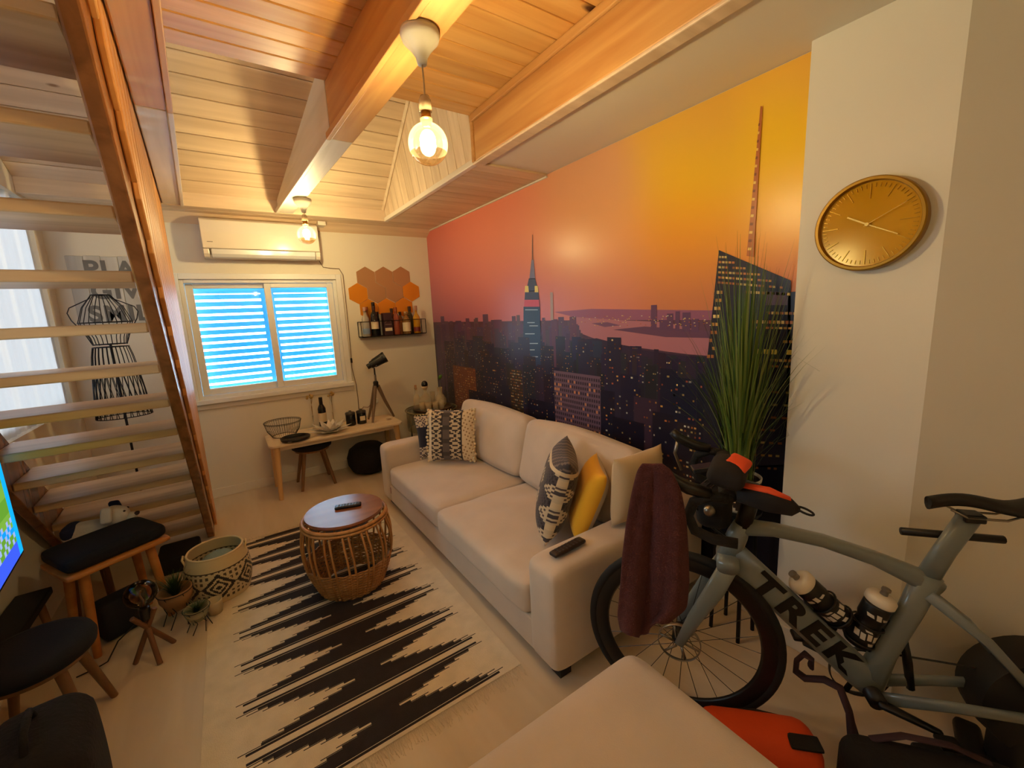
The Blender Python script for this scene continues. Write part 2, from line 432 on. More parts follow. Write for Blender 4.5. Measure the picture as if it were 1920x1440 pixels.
for (x0, x1, z0, z1) in ((WX0 - .05, WX0, WZ0 - .03, WZ1 + .05), (WX1, WX1 + .05, WZ0 - .03, WZ1 + .05), (WX0, WX1, WZ1, WZ1 + .05)):
    mb.box(x0, x1, D - .022, D - .001, z0, z1)
win = struct(mb.build('window_1', frame_m, bevel=.004)); win['label'] = 'white sliding window with louvred shutters tinted with blue daylight'
MB().box(WX0 - .06, WX1 + .06, D - .05, D - .001, WZ0 - .035, WZ0 + .004).build('window_sill', frame_m, win, bevel=.005)
MB().box(WX0 - .055, WX1 + .055, D - .016, D - .001, WZ0 - .085, WZ0 - .037).build('apron', plaster_gloss, win, bevel=.003)
mb = MB()
for a in ((WX0, WX0 + .03, WZ0, WZ1), (WX1 - .03, WX1, WZ0, WZ1), (WX0 + .03, WX1 - .03, WZ1 - .03, WZ1), (WX0 + .03, WX1 - .03, WZ0, WZ0 + .03)):
    mb.box(a[0], a[1], D + .005, D + .115, a[2], a[3])
mb.build('window_frame', frame_m, win, bevel=.003)
def sash(x0, x1, y, nm):
    mb = MB(); z0, z1 = WZ0 + .032, WZ1 - .032; t = .055
    mb.box(x0, x0 + t, y, y + .03, z0, z1); mb.box(x1 - t, x1, y, y + .03, z0, z1)
    mb.box(x0 + t, x1 - t, y, y + .03, z1 - t * .75, z1); mb.box(x0 + t, x1 - t, y, y + .03, z0, z0 + t)
    s = mb.build('sash', frame_m, win, bevel=.004)
    MB().box(x0 + t - .004, x1 - t + .004, y + .013, y + .018, z0 + t - .004, z1 - t * .75 + .004).build('pane', PANE, s)
    return s
xm = .385
sash(WX0 + .032, xm + .03, D + .062, 'l'); sash(xm - .03, WX1 - .032, D + .022, 'r')
# shutters: two leaves, each slat its own piece
sl0 = None; ns = 14; zz0, zz1 = WZ0 + .02, WZ1 - .005; dz = (zz1 - zz0 - .135) / ns
for lf, (x0, x1) in enumerate(((WX0 + .02, xm - .005), (xm + .005, WX1 - .02))):
    mb = MB()
    mb.box(x0, x0 + .05, D + .15, D + .19, zz0, zz1); mb.box(x1 - .05, x1, D + .15, D + .19, zz0, zz1)
    mb.box(x0 + .05, x1 - .05, D + .15, D + .19, zz1 - .105, zz1); mb.box(x0 + .05, x1 - .05, D + .15, D + .19, zz0, zz0 + .03)
    mb.build('shutter_frame', SLAT, win)
    for i in range(ns):
        o = MB().obox((0, 0, 0), (x1 - x0 - .102, .010, dz * .66)).build('shutter_slat', SLAT, win, bevel=.004) if i == 0 else place(sl_, 'shutter_slat', win)
        if i == 0: sl_ = o
        o.location = ((x0 + x1) / 2, D + .17, zz0 + .03 + dz * (i + .5)); o.rotation_euler = (R(6), 0, 0)
# window_2 in the left wall (only mirrored in the clock glass)
mb = MB()
for a in ((1.50, 1.54, 1.30, 2.0), (2.62, 2.66, 1.30, 2.0), (1.54, 2.62, 1.96, 2.0), (1.54, 2.62, 1.30, 1.34), (2.06, 2.10, 1.34, 1.96)):
    mb.box(XL - .08, XL - .03, a[0], a[1], a[2], a[3])
w2 = struct(mb.build('window_2', frame_m, bevel=.004))
MB().box(XL - .058, XL - .053, 1.535, 2.625, 1.335, 1.965).build('pane', PANE, w2)
# window_3 beside the stairs, behind a sheer white curtain
mb = MB()
for a in ((2.98, 3.03, 1.0, 2.45), (4.33, 4.38, 1.0, 2.45), (3.03, 4.33, 2.40, 2.45), (3.03, 4.33, 1.0, 1.05)):
    mb.box(XL - .10, XL - .06, a[0], a[1], a[2], a[3])
w3 = struct(mb.build('window_3', frame_m, bevel=.004))
MB().box(XL - .083, XL - .078, 3.02, 4.34, 1.04, 2.41).build('pane', PANE, w3)
def sheer():
    m = bpy.data.materials.new('sheer_curtain'); m.use_nodes = True; nt = m.node_tree; nt.nodes.clear()
    o = nt.nodes.new('ShaderNodeOutputMaterial'); d = nt.nodes.new('ShaderNodeBsdfDiffuse'); t = nt.nodes.new('ShaderNodeBsdfTranslucent')
    d.inputs[0].default_value = (.55, .55, .55, 1); t.inputs[0].default_value = (.19, .18, .178, 1)
    a = nt.nodes.new('ShaderNodeAddShader'); nt.links.new(d.outputs[0], a.inputs[0]); nt.links.new(t.outputs[0], a.inputs[1]); nt.links.new(a.outputs[0], o.inputs[0])
    return m
mb = MB(); nc = 120; vs = []; fs = []
for k in range(nc + 1):
    y = 2.985 + 1.39 * k / nc; x = XL - .025 + .005 * math.sin(k * .95) + .003 * math.sin(k * .41)
    vs += [(x, y, 1.003), (x, y, 2.447)]
for k in range(nc): fs.append((2 * k, 2 * k + 2, 2 * k + 3, 2 * k + 1))
mb.add(vs, fs).build('curtain', sheer(), w3, smooth=True)
# ================================================================== MURAL (flat print, coloured faces)
def proj(p):
    c = CM.T @ (np.array(p) - np.array([0, 0, CAM_H])); return 960 + F_PX * c[0] / c[1], 720 - F_PX * c[2] / c[1]
GAIN = np.array([1.05, 0.80, 0.47])
def ink(c, k=1.0): return tuple(np.clip(np.array(lin(c)) / GAIN * k, 0, .95))
KEYS = [((800, 440), (172, 78, 62)), ((830, 520), (176, 86, 80)), ((820, 590), (112, 62, 82)), ((950, 420), (206, 116, 84)), ((950, 520), (192, 102, 90)),
        ((950, 590), (160, 88, 98)), ((1100, 340), (222, 146, 84)), ((1100, 450), (228, 142, 60)), ((1100, 545), (202, 110, 82)), ((1300, 220), (224, 152, 70)),
        ((1300, 330), (234, 166, 38)), ((1300, 450), (230, 136, 40)), ((1300, 570), (192, 106, 84)), ((1510, 130), (224, 152, 66)), ((1500, 260), (234, 168, 22)),
        ((1500, 400), (236, 160, 34)), ((1490, 500), (214, 112, 56)), ((1480, 600), (180, 90, 70)), ((880, 400), (196, 100, 72))]
KP = np.array([k[0] for k in KEYS], float); KC = np.array([ink(k[1], np.interp(k[0][0], (820, 1000, 1120, 1500), (1.55, 1.4, 1.0, 1.2))) for k in KEYS])
KC[KP[:, 0] > 1250, 2] *= .5; KC[KP[:, 0] < 1000, 2] *= .78; KC = np.clip(KC, 0, .95)
def sky(y, z):
    q = np.array(proj((W, y, z))); d2 = ((KP - q) ** 2).sum(1); wt = np.exp(-d2 / (2 * 62 ** 2)) + 1e-6 + 1e3 / (d2 + 2e4) ** 2
    return tuple((KC * wt[:, None]).sum(0) / wt.sum())
mur = MB(); cols = []
XM = 1.9955
ys = np.linspace(.80, D - .002, 46); zs = np.linspace(1.35, 2.474, 22)
layer = [0]
def quad(y0, y1, z0, z1, c, dx=None, skew=0):
    x = XM - 0.00025 * layer[0]
    mur.add([(x, y1, z0), (x, y0, z0), (x, y0 + skew, z1), (x, y1 + skew, z1)], [(0, 1, 2, 3)]); cols.append(c)
def poly(pts, c):
    x = XM - 0.00025 * layer[0]
    P = [at(px, py, 'x', W) for px, py in pts]
    mur.add([(x, max(.80, p.y), p.z) for p in P], [tuple(range(len(P)))]); cols.append(c)
SK = {(i, j): sky(ys[i], zs[j]) for i in range(len(ys)) for j in range(len(zs))}
for i in range(len(ys) - 1):
    for j in range(len(zs) - 1):
        quad(ys[i], ys[i + 1], zs[j], zs[j + 1], [SK[i + 1, j], SK[i, j], SK[i, j + 1], SK[i + 1, j + 1]])
# city ground, darker towards the lower edge
layer[0] = 1
zb = np.linspace(0.001, 1.47, 24)
for i in range(30):
    y0, y1 = np.linspace(.80, D - .002, 31)[i:i + 2]
    for j in range(23):
        t = (zb[j] / 1.47); a = np.array((26, 20, 26)) * (1 - t ** 3) + np.array((104, 62, 62)) * t ** 3
        a = a * (1 + .25 * (random.random() - .5)); quad(y0, y1, zb[j], zb[j + 1], ink(a))
layer[0] = 2
hz = [(815, 600), (900, 593), (1060, 580), (1150, 578), (1340, 580), (1500, 590), (1500, 612), (1340, 602), (1150, 596), (1060, 594), (900, 604), (815, 612)]
poly([(1040, 585), (1110, 579), (1180, 580), (1340, 582), (1340, 600), (1100, 600)], ink((150, 84, 88)))
layer[0] = 3
poly([(1075, 594), (1160, 600), (1250, 604), (1345, 628), (1345, 668), (1290, 664), (1200, 652), (1130, 640), (1090, 625)], ink((176, 104, 92)))
layer[0] = 4
poly([(1110, 606), (1140, 604), (1165, 610), (1135, 613)], ink((120, 74, 80)))
poly([(1150, 618), (1210, 612), (1330, 620), (1345, 634), (1250, 632)], ink((105, 64, 70)))
poly([(1060, 640), (1120, 634), (1200, 655), (1290, 668), (1345, 672), (1345, 720), (1060, 720)], ink((58, 40, 48)))
rng = random.Random(3)
AMB = [(226, 150, 58), (240, 186, 92), (200, 110, 44), (232, 206, 150), (190, 90, 50)]
def building(px, py, wpx, base, lit=.18, cell=.016, cmax=1.0, zmin=.05, hue=None, rows=True):
    layer[0] += .02
    p = at(px, py, 'x', W); p2 = at(px + wpx, py, 'x', W); y1, y0 = p.y, max(.805, p2.y)
    if y1 - y0 < .01 or y1 > D: return
    z1 = p.z; z0 = max(.002, z1 - rng.uniform(.3, .9))
    quad(y0, y1, z0, z1, ink(base))
    layer[0] += .02
    ny = int((y1 - y0) / cell); nz = int((z1 - z0) / (cell * 1.25))
    for i in range(ny):
        for j in range(nz):
            if rng.random() < lit:
                c = hue or rng.choice(AMB); k = rng.uniform(.15, 1.0) * cmax
                yy = y0 + (i + .18) * cell; zz = z1 - (j + .9) * cell * 1.25
                quad(yy, yy + cell * rng.uniform(.4, .75), zz, zz + cell * .5, ink(c, k))
    layer[0] -= .02
layer[0] = 5
def mixc(a, b, t): return [a[k] * (1 - t) + b[k] * t + rng.uniform(-7, 7) for k in range(3)]
for i in range(150):   # far, hazy blocks along the skyline
    px = rng.uniform(812, 1085); py = rng.triangular(588, 650, 610)
    building(px, py, rng.uniform(5, 13), mixc((104, 64, 68), (64, 50, 60), (py - 588) / 60), .07, .011, .7)
for px, py, wp in ((1222, 572, 11), (1252, 588, 12), (1268, 584, 8), (1281, 586, 15), (1298, 598, 14), (1238, 600, 14)):
    layer[0] += .02; p = at(px, py, 'x', W); p2 = at(px + wp, py, 'x', W); zl = at(px, 618 + (px - 1222) * .06, 'x', W).z
    quad(p2.y, p.y, zl, p.z, ink((100, 62, 72)))
for i in range(90):   # lights on the far shore
    px = rng.uniform(1075, 1335); py = rng.uniform(592, 612); p = at(px, py, 'x', W); quad(p.y, p.y + .008, p.z, p.z + .004, ink(rng.choice(AMB), .8))
layer[0] = 8
for i in range(260):
    px = rng.uniform(812, 1335); py = rng.uniform(628 + max(0, (px - 1080) * .17), 735); t = (py - 628) / 107
    building(px, py, rng.uniform(8, 24), mixc((56, 46, 52), (34, 27, 30), t), rng.choice((.04, .08, .16, .3)), .014, .85)
# needle tower with lit crown
layer[0] = 12
teal = (46, 60, 72)
poly([(983, 575), (1014, 575), (1016, 760), (982, 760)], ink(teal))
layer[0] += .1
poly([(986, 545), (1011, 545), (1014, 576), (984, 576)], ink((60, 56, 66)))
poly([(993, 522), (1005, 522), (1010, 546), (988, 546)], ink((64, 70, 84)))
poly([(998, 487), (1002, 487), (1005, 523), (994, 523)], ink((120, 110, 120)))
poly([(999.2, 440), (1000.2, 440), (1001, 488), (998.6, 488)], ink((120, 76, 66)))
layer[0] += .1
poly([(986, 536), (992, 536), (993, 548), (985, 548)], ink((236, 196, 92))); poly([(1004, 536), (1010, 536), (1011, 548), (1004, 548)], ink((236, 196, 92)))
poly([(985, 562), (1012, 562), (1013, 575), (984, 575)], ink((206, 70, 70)))
for k, yy in enumerate((580, 604, 610, 625, 643, 655, 668, 680, 700)):
    poly([(986 + k % 3 * 4, yy), (1010 - k % 2 * 6, yy), (1010 - k % 2 * 6, yy + 1.6), (986 + k % 3 * 4, yy + 1.6)], ink((190, 190, 170), .8))
poly([(1033, 548), (1038, 548), (1039, 600), (1034, 600)], ink((176, 140, 110)))
# nearer, larger blocks
layer[0] = 14
for a in ((815, 690, 40, (58, 34, 34), .12), (850, 684, 42, (110, 56, 36), .5), (905, 668, 34, (40, 36, 46), .2), (938, 720, 22, (36, 34, 44), .1), (956, 690, 24, (60, 46, 34), .75),
          (925, 752, 36, (34, 30, 40), .2), (1040, 735, 14, (28, 24, 32), .05), (1085, 640, 20, (48, 40, 50), .05), (1140, 632, 26, (44, 36, 44), .12), (1165, 700, 34, (36, 30, 40), .14),
          (1128, 730, 26, (30, 26, 34), .12), (1190, 742, 44, (62, 40, 44), .22), (1240, 690, 30, (32, 28, 36), .1), (1262, 706, 44, (30, 28, 36), .28), (1225, 770, 40, (30, 24, 30), .1),
          (1272, 790, 50, (44, 32, 30), .55), (990, 745, 50, (30, 26, 34), .12), (1310, 700, 24, (28, 26, 32), .12), (1150, 780, 60, (28, 22, 28), .1), (880, 730, 50, (30, 26, 34), .15)):
    building(*a[:3], a[3], a[4], .02, .95)
# pink gridded slab
layer[0] = 16
p0 = at(1040, 694, 'x', W); p1 = at(1127, 700, 'x', W)
quad(p1.y, p0.y, .35, p0.z, ink((112, 80, 78)))
layer[0] += .1
for i in range(22):
    for j in range(26):
        yy = p1.y + (i + .25) * (p0.y - p1.y) / 22; zz = p0.z - (j + 1.1) * .036
        quad(yy, yy + (p0.y - p1.y) / 36, zz, zz + .02, ink(rng.choice([(52, 36, 40)] * 6 + [(214, 128, 62)])))
# big near tower with the slanted roof and lattice mast
layer[0] = 20
poly([(1350, 469), (1485, 526), (1512, 880), (1318, 880), (1325, 700)], ink((40, 32, 34)))
poly([(1480, 548), (1515, 545), (1515, 1050), (1470, 1050)], ink((38, 28, 30)))
poly([(1318, 878), (1515, 878), (1515, 1100), (1318, 1100)], ink((20, 16, 20)))
layer[0] += .1
def row(px0, px1, py, n, h, sl, c=None, gap=.25, k=1.0):
    st_ = (px1 - px0) / n
    for i in range(n):
        a = px0 + i * st_; b = a + st_ * (1 - gap); ya = py + sl * (a - px0); yb2 = py + sl * (b - px0)
        if rng.random() < .86: poly([(a, ya), (b, yb2), (b, yb2 + h), (a, ya + h)], ink(c or rng.choice(AMB[:3]), rng.uniform(.5, 1.0) * k))
for k in range(6): row(1350 - k * .4, 1366 + k * 21, 480 + k * 9.5, 3 + k * 3, 4.0, .02 + .012 * k)
for k in range(9): row(1346 - k * 2.3, 1358 - k * 2.0, 545 + k * 15, 2, 6, 0)
row(1400, 1486, 545, 9, 5, .05); row(1440, 1506, 584, 8, 5, .02); row(1412, 1506, 600, 12, 6, .02); row(1420, 1505, 612, 10, 4, .02)
row(1420, 1505, 654, 6, 9, .03, (244, 196, 70)); row(1430, 1504, 672, 9, 5, .03); row(1445, 1500, 684, 6, 4, .03); row(1470, 1504, 638, 3, 5, 0)
poly([(1440, 546), (1478, 548), (1478, 572), (1438, 572)], ink((96, 68, 66)))
for k in range(7): row(1400 + k * 3, 1500 - k * 6, 730 + k * 24, 4, 4, .05, None, .5, .5)
layer[0] = 22
poly([(1428, 200), (1432, 200), (1415, 482), (1402, 480)], ink((186, 96, 38)))
layer[0] += .1
for k in range(16):
    yy = 232 + k * 15.5; xx = 1427.5 - (yy - 200) * .0855; ww = 2.2 + (yy - 200) * .016
    poly([(xx, yy), (xx + ww, yy), (xx + ww - 1, yy + 5), (xx - 1, yy + 5)], ink((236, 176, 70) if k % 2 else (130, 66, 34)))
mural_m = mat('mural_print', (255, 255, 255), 0.30, attr=True, spec=0.4)
tag(mur.build('wall_mural', mural_m, colors=cols), 'wall-wide city skyline mural at orange sunset behind the sofa', 'wall mural')

# ================================================================== STAIRCASE
stair_red = wood('stair_stringer_wood', (156, 100, 56), (112, 68, 38), axis=2, rough=0.25, knots=.05, rnd=.03, kcol=(60, 30, 18))
stair_tread = wood('stair_tread_wood', (206, 172, 128), (180, 142, 98), axis=0, rough=0.38, knots=.05, rnd=.05, kcol=(110, 70, 45))
slat_wood = wood('baluster_pine', (216, 158, 94), (192, 130, 70), axis=2, rough=0.42, knots=.05, rnd=.08)
st = thing('staircase', 'open pine loft staircase with slatted side along the left wall', 'staircase', (-.262, 3.70, 0), 2.4)
def yu(z): return -1.015 * z
def stringer(x0, x1, dep):
    zt = 2.66
    pts = [(x0, yu(0), .001), (x0, yu(0) + dep, .001), (x0, yu(zt) + dep, zt), (x0, yu(zt), zt)]
    return MB().prism(pts, (x1 - x0, 0, 0)).build('stringer', stair_red, st, bevel=.006)
stringer(-.044, 0, .33); stringer(-.722, -.680, .33)
tr0 = None
for k in range(14):
    z = .17 + .1755 * k; y = yu(z) + .05
    o = MB().box(-.6795, -.0445, 0, .30, -.038, 0).build('tread', stair_tread, st, bevel=.006) if tr0 is None else place(tr0, 'tread', st)
    if tr0 is None: tr0 = o
    else: m_ = o.modifiers.new('bevel', 'BEVEL'); m_.width = .006; m_.segments = 2
    o.location = (0, y, z)
for k in range(18):
    y = .425 - k * .155; ztop = min(2.705, zslope(3.70 + y + .075) - .012); zb_ = max(.001, (.20 - y) / 1.015) if y < .30 else .001
    za, zc_ = (max(.001, zb_ - .057), max(.001, zb_ + .057)) if zb_ > .01 else (.001, .001)
    MB().prism([(.0015, y - .058, zc_), (.0015, y + .058, za), (.0015, y + .058, ztop), (.0015, y - .058, ztop)], (.0185, 0, 0)).build('baluster', slat_wood, st, bevel=.004)

# ================================================================== AIR CONDITIONER, CABLE
ac_m = mat('ac_plastic', (222, 214, 202), 0.22, coat=.3)
ac_f = mat('ac_flap_gloss', (214, 216, 220), .10, coat=.6)
ac = thing('air_conditioner', 'white split air conditioner mounted above the window', 'air conditioner', (.39, D, 2.27))
AO = Vector((-.39, -D, -2.27))
prof = [(4.552, 2.425), (4.385, 2.425), (4.352, 2.405), (4.342, 2.30), (4.345, 2.178), (4.40, 2.172), (4.40, 2.128), (4.552, 2.112)]
MB().prism([Vector((-.055, y, z)) + AO for y, z in prof], (.89, 0, 0)).build('body', ac_m, ac, bevel=.008, bseg=3)
fp = [(4.398, 2.170), (4.346, 2.174), (4.349, 2.135), (4.368, 2.112), (4.398, 2.104)]
MB().prism([Vector((.0, y, z)) + AO for y, z in fp], (.79, 0, 0)).build('air_flap', ac_f, ac, bevel=.004)
for xa in (-.054, .794): MB().prism([Vector((xa, y, z)) + AO for y, z in fp], (.040, 0, 0)).build('flap_end', ac_m, ac, bevel=.004)
MB().prism([Vector((-.02, 4.3425, 2.226)) + AO, Vector((.02, 4.3425, 2.226)) + AO, Vector((.02, 4.3425, 2.231)) + AO, Vector((-.02, 4.3425, 2.231)) + AO], (0, -.001, 0)).build('badge', mat('grey_print', (120, 116, 110), .5), ac)
cord_m = mat('cord_brown', (110, 84, 62), .6)
cb = thing('power_cord', 'thin brown power cord running from the ceiling junction box down past the window', 'cord', (1.05, D, 1.5))
CO = Vector((-1.05, -D, -1.5))
def yfix(px, py): p = at(px, py, 'y', D - .008); return p + CO
pts = [Vector((.888, D - .05, 2.462)) + CO] + [yfix(*q) for q in ((598, 430), (597, 470), (599, 490), (606, 501), (620, 503), (636, 504), (643, 515), (648, 560), (653, 610), (657, 650), (660, 690), (668, 722), (671, 745), (673, 770))]
MB().tube(pts, .0035, 6).build('cable', cord_m, cb, smooth=True)
MB().obox(yfix(659, 676), (.018, .014, .05)).build('inline_switch', mat('black_plastic', (24, 24, 26), .4), cb, bevel=.004)
MB().obox(Vector((.885, D - .10, 2.443)) + CO, (.07, .15, .036)).build('junction_box', plaster_gloss, cb, bevel=.004)

# ================================================================== PENDANT LAMPS
lamp_white = mat('lamp_ceramic', (214, 208, 192), .3)
def tinted_cap():
    m = bpy.data.materials.new('mirror_cap'); m.use_nodes = True; nt = m.node_tree; nt.nodes.clear(); L = nt.links.new
    o = nt.nodes.new('ShaderNodeOutputMaterial'); t = nt.nodes.new('ShaderNodeBsdfTransparent'); t.inputs[0].default_value = (.92, .80, .62, 1)
    g = nt.nodes.new('ShaderNodeBsdfGlossy'); g.inputs[0].default_value = (.60, .44, .28, 1); g.inputs['Roughness'].default_value = .12
    mx = nt.nodes.new('ShaderNodeMixShader'); mx.inputs[0].default_value = .48
    L(t.outputs[0], mx.inputs[1]); L(g.outputs[0], mx.inputs[2]); L(mx.outputs[0], o.inputs[0]); return m
cap_m = tinted_cap()
brass = mat('brass', (196, 146, 70), .3, metal=1.0)
def bulb_glass():
    m = bpy.data.materials.new('bulb_glass'); m.use_nodes = True; nt = m.node_tree; nt.nodes.clear(); L = nt.links.new
    o = nt.nodes.new('ShaderNodeOutputMaterial'); t = nt.nodes.new('ShaderNodeBsdfTransparent'); t.inputs[0].default_value = (1, .93, .80, 1)
    g = nt.nodes.new('ShaderNodeBsdfGlossy'); g.inputs['Roughness'].default_value = .03
    lw = nt.nodes.new('ShaderNodeLayerWeight'); lw.inputs[0].default_value = .25
    e = nt.nodes.new('ShaderNodeEmission'); e.inputs[0].default_value = (1, .66, .26, 1); e.inputs[1].default_value = .8  # filament glow put onto the glass as a weak emission
    mx = nt.nodes.new('ShaderNodeMixShader'); ad = nt.nodes.new('ShaderNodeAddShader')
    L(lw.outputs['Fresnel'], mx.inputs[0]); L(t.outputs[0], mx.inputs[1]); L(g.outputs[0], mx.inputs[2]); L(mx.outputs[0], ad.inputs[0]); L(e.outputs[0], ad.inputs[1]); L(ad.outputs[0], o.inputs[0])
    return m
BG = bulb_glass()
RB = .066; FR = .026
A_f = 4 * math.pi * FR * FR * 1.15
fil_m = bpy.data.materials.new('filament_glow'); fil_m.use_nodes = True
nt = fil_m.node_tree; nt.nodes.clear(); oo = nt.nodes.new('ShaderNodeOutputMaterial'); ee = nt.nodes.new('ShaderNodeEmission')
ee.inputs[0].default_value = (*BULB_COL, 1); ee.inputs[1].default_value = BULB_W / (math.pi * A_f); nt.links.new(ee.outputs[0], oo.inputs[0])
def pendant(x, y, zc, label, fil=None):
    t = thing('pendant_lamp', label, 'pendant lamp', (x, y, 2.456))
    z = zc - 2.456
    MB().lathe([(0, 0), (.062, 0), (.064, -.012), (.058, -.030), (.034, -.055), (.020, -.075), (.015, -.098), (0, -.098)], 28).build('canopy', lamp_white, t, smooth=True)
    MB().tube([(0, 0, -.098), (.002, .001, (z + .13 - .098) / 2), (0, 0, z + .125)], .0028, 6).build('cable', mat('clear_cord', (170, 150, 120), .4), t)
    MB().lathe([(0, z + .15), (.014, z + .148), (.020, z + .135), (.021, z + .10), (0, z + .10)], 20).build('lamp_holder', mat('smoked_holder', (196, 170, 130), .15, alpha=.55), t, smooth=True)
    MB().lathe([(0, z + .112), (.016, z + .112), (.0165, z + .082), (.020, z + .078), (0, z + .078)], 20).build('bulb_cap', brass, t, smooth=True)
    g = []
    for i in range(19):
        th = -0.42 + (math.pi / 2 + .42 - .30) * i / 18; g.append((RB * math.cos(th), z + RB * math.sin(th)))
    g.append((.0205, z + .078))
    bulb = MB().lathe(g, 36).build('bulb', BG, t, smooth=True)
    c = [(0, z - RB)] + [(RB * 1.003 * math.cos(th), z + RB * 1.003 * math.sin(th)) for th in np.linspace(-math.pi / 2 + .12, -.42, 14)]
    MB().lathe(c, 36).build('mirror_cap', cap_m, bulb, smooth=True)
    f = [(FR * math.cos(th), z + .012 + FR * 1.25 * math.sin(th)) for th in np.linspace(-math.pi / 2, math.pi / 2, 9)]
    f[0] = (0, f[0][1]); f[-1] = (0, f[-1][1])
    MB().lathe(f, 14).build('filament', fil or fil_m, bulb, smooth=True)
    return t
pendant(.652, 1.415, 2.118, 'near globe pendant bulb with mirrored cap hanging from the middle beam')
pendant(.617, 3.64, 2.196, 'far globe pendant bulb with mirrored cap hanging before the air conditioner')

fil_dim = fil_m.copy(); fil_dim.node_tree.nodes['Emission'].inputs[1].default_value *= .30
pendant(.617, -.80, 2.13, 'added unseen pendant bulb behind the viewer, warm fill for the right side', fil_dim)  # added lamp, out of view, fills the right side with dim warm light

# ================================================================== CLOCK
gold = mat('clock_gold', (196, 138, 22), .30, metal=.85); gold_face = mat('clock_gold_face', (204, 148, 16), .14, metal=.25, spec=.5)
gold_t = mat('clock_gold_tick', (206, 152, 30), .22, metal=.5); gold_d = mat('clock_gold_rim', (158, 116, 22), .4, metal=.5); gold_l = mat('clock_gold_hand', (246, 206, 110), .18, metal=1.0)
ck = thing('wall_clock', 'round gold wall clock with thin hands on the pier', 'clock', (1.929, .572, 1.79), rot=(R(90), 0, R(-90)))
RC = .156
MB().lathe([(0, 0), (RC, 0), (RC + .002, .01), (RC, .036), (RC - .004, .040), (RC - .012, .040), (RC - .014, .034), (RC - .015, .022), (0, .022)], 72).build('case', gold_d, ck, auto=40)
MB().lathe([(RC - .0155, .0225), (0, .0228)], 72).build('dial', gold_face, ck)
mb = MB()
for k in range(60):
    a = 2 * math.pi * k / 60; l = .048 if k % 15 == 0 else .013; r0 = RC - .022
    if k % 5 == 0: l = max(l, .040)
    mb.obox((math.sin(a) * (r0 - l / 2), math.cos(a) * (r0 - l / 2), .0245), (.0022 if k % 5 else .0026, l, .0028), rotm(0, 0, -math.degrees(a)))
mb.build('hour_marks', gold_t, ck)['kind'] = 'stuff'
def hand(nm, deg, l, wd, zz):
    a = R(deg); MB().obox((math.sin(a) * l * .42, math.cos(a) * l * .42, zz), (wd, l, .0015), rotm(0, 0, -deg)).build(nm, gold_l, ck)
hand('hour_hand', 300, .075, .005, .0275); hand('minute_hand', 118, .105, .0035, .0295); hand('second_hand', 62, .125, .0016, .031)
MB().lathe([(.006, .0255), (.006, .034), (0, .034)], 16).build('hub', gold_l, ck)

# ================================================================== HEXAGON WALL TILES
hx_b = mat('hex_bronze', (182, 140, 102), .30, metal=.35); hx_o = mat('hex_amber', (222, 144, 40), .28, metal=.4)
Rh = .1085
hexes = [(1.287, 1.968, 0, 'bronze hexagon wall tile, left of the top row above the bottle shelf'), (1.477, 1.972, 0, 'bronze hexagon wall tile, middle of the top row above the bottle shelf'), (1.667, 1.976, 0, 'bronze hexagon wall tile, right of the top row above the bottle shelf'),
         (1.192, 1.804, 1, 'amber hexagon wall tile, leftmost of the whole cluster'), (1.382, 1.808, 0, 'bronze hexagon wall tile, left one of the pair in the middle row'), (1.572, 1.812, 0, 'bronze hexagon wall tile, right one of the pair in the middle row'), (1.762, 1.816, 1, 'amber hexagon wall tile, rightmost of the whole cluster'),
         (1.287, 1.641, 1, 'amber hexagon wall tile behind the leftmost bottles on the shelf'), (1.477, 1.645, 1, 'amber hexagon wall tile behind the middle bottles on the shelf'), (1.667, 1.649, 1, 'amber hexagon wall tile behind the rightmost bottles on the shelf')]
for x, z, k, lb in hexes:
    pts = [(Rh * .996 * math.sin(R(60 * i)), 0, Rh * .996 * math.cos(R(60 * i))) for i in range(6)]
    o = MB().prism(pts, (0, -.006, 0)).build('hexagon_tile', hx_o if k else hx_b, bevel=.0015); o.location = (x, D - .0005, z)
    tag(o, lb, 'wall tile', 'hexagon tiles above the bottle shelf')
# ================================================================== BOTTLE SHELF AND BOTTLES
black_metal = mat('black_metal', (22, 20, 20), .45, metal=.4)
SX0, SX1, SYF, SZ0, SZ1 = 1.152, 1.848, 4.425, 1.362, 1.515
sh = thing('wall_shelf', 'black wire wall shelf holding liquor bottles', 'shelf', (1.5, D, SZ0))
SO = Vector((-1.5, -D, -SZ0))
MB().box(SX0, SX1, SYF, D - .001, SZ0 - .006, SZ0).build('shelf_base', black_metal, sh).location = SO
def bar(nm, a, b, r=.004): MB().tube([Vector(a) + SO, Vector(b) + SO], r, 6).build(nm, black_metal, sh)
for yy in (SYF, D - .006):
    bar('rail', (SX0, yy, SZ1), (SX1, yy, SZ1)); bar('rail', (SX0, yy, SZ0), (SX1, yy, SZ0))
    for xx in (SX0, SX1): bar('upright', (xx, yy, SZ0), (xx, yy, SZ1))
for xx in (SX0, SX1): bar('end_rail', (xx, SYF, SZ1), (xx, D - .006, SZ1))
bar('upright', (1.475, D - .006, SZ0), (1.475, D - .006, SZ1))
def glassm(nm, col, a=.75, rough=.08): return mat(nm, col, rough, spec=.6, alpha=a)
def bottle(nm, label, loc, prof, gm, cap=None, lab=None, group=None, rz=0):
    t = thing(nm, label, 'bottle', loc, rz, group)
    MB().lathe(prof, 20).build('glass', gm, t, smooth=True)
    if cap: MB().lathe([(0, cap[0]), (cap[2], cap[0]), (cap[2], cap[1]), (0, cap[1])], 16).build('cap', cap[3], t, auto=40)
    if lab: MB().lathe([(lab[2], lab[0]), (lab[2], lab[1])], 20).build('label_band', lab[3], t, smooth=True)
    return t
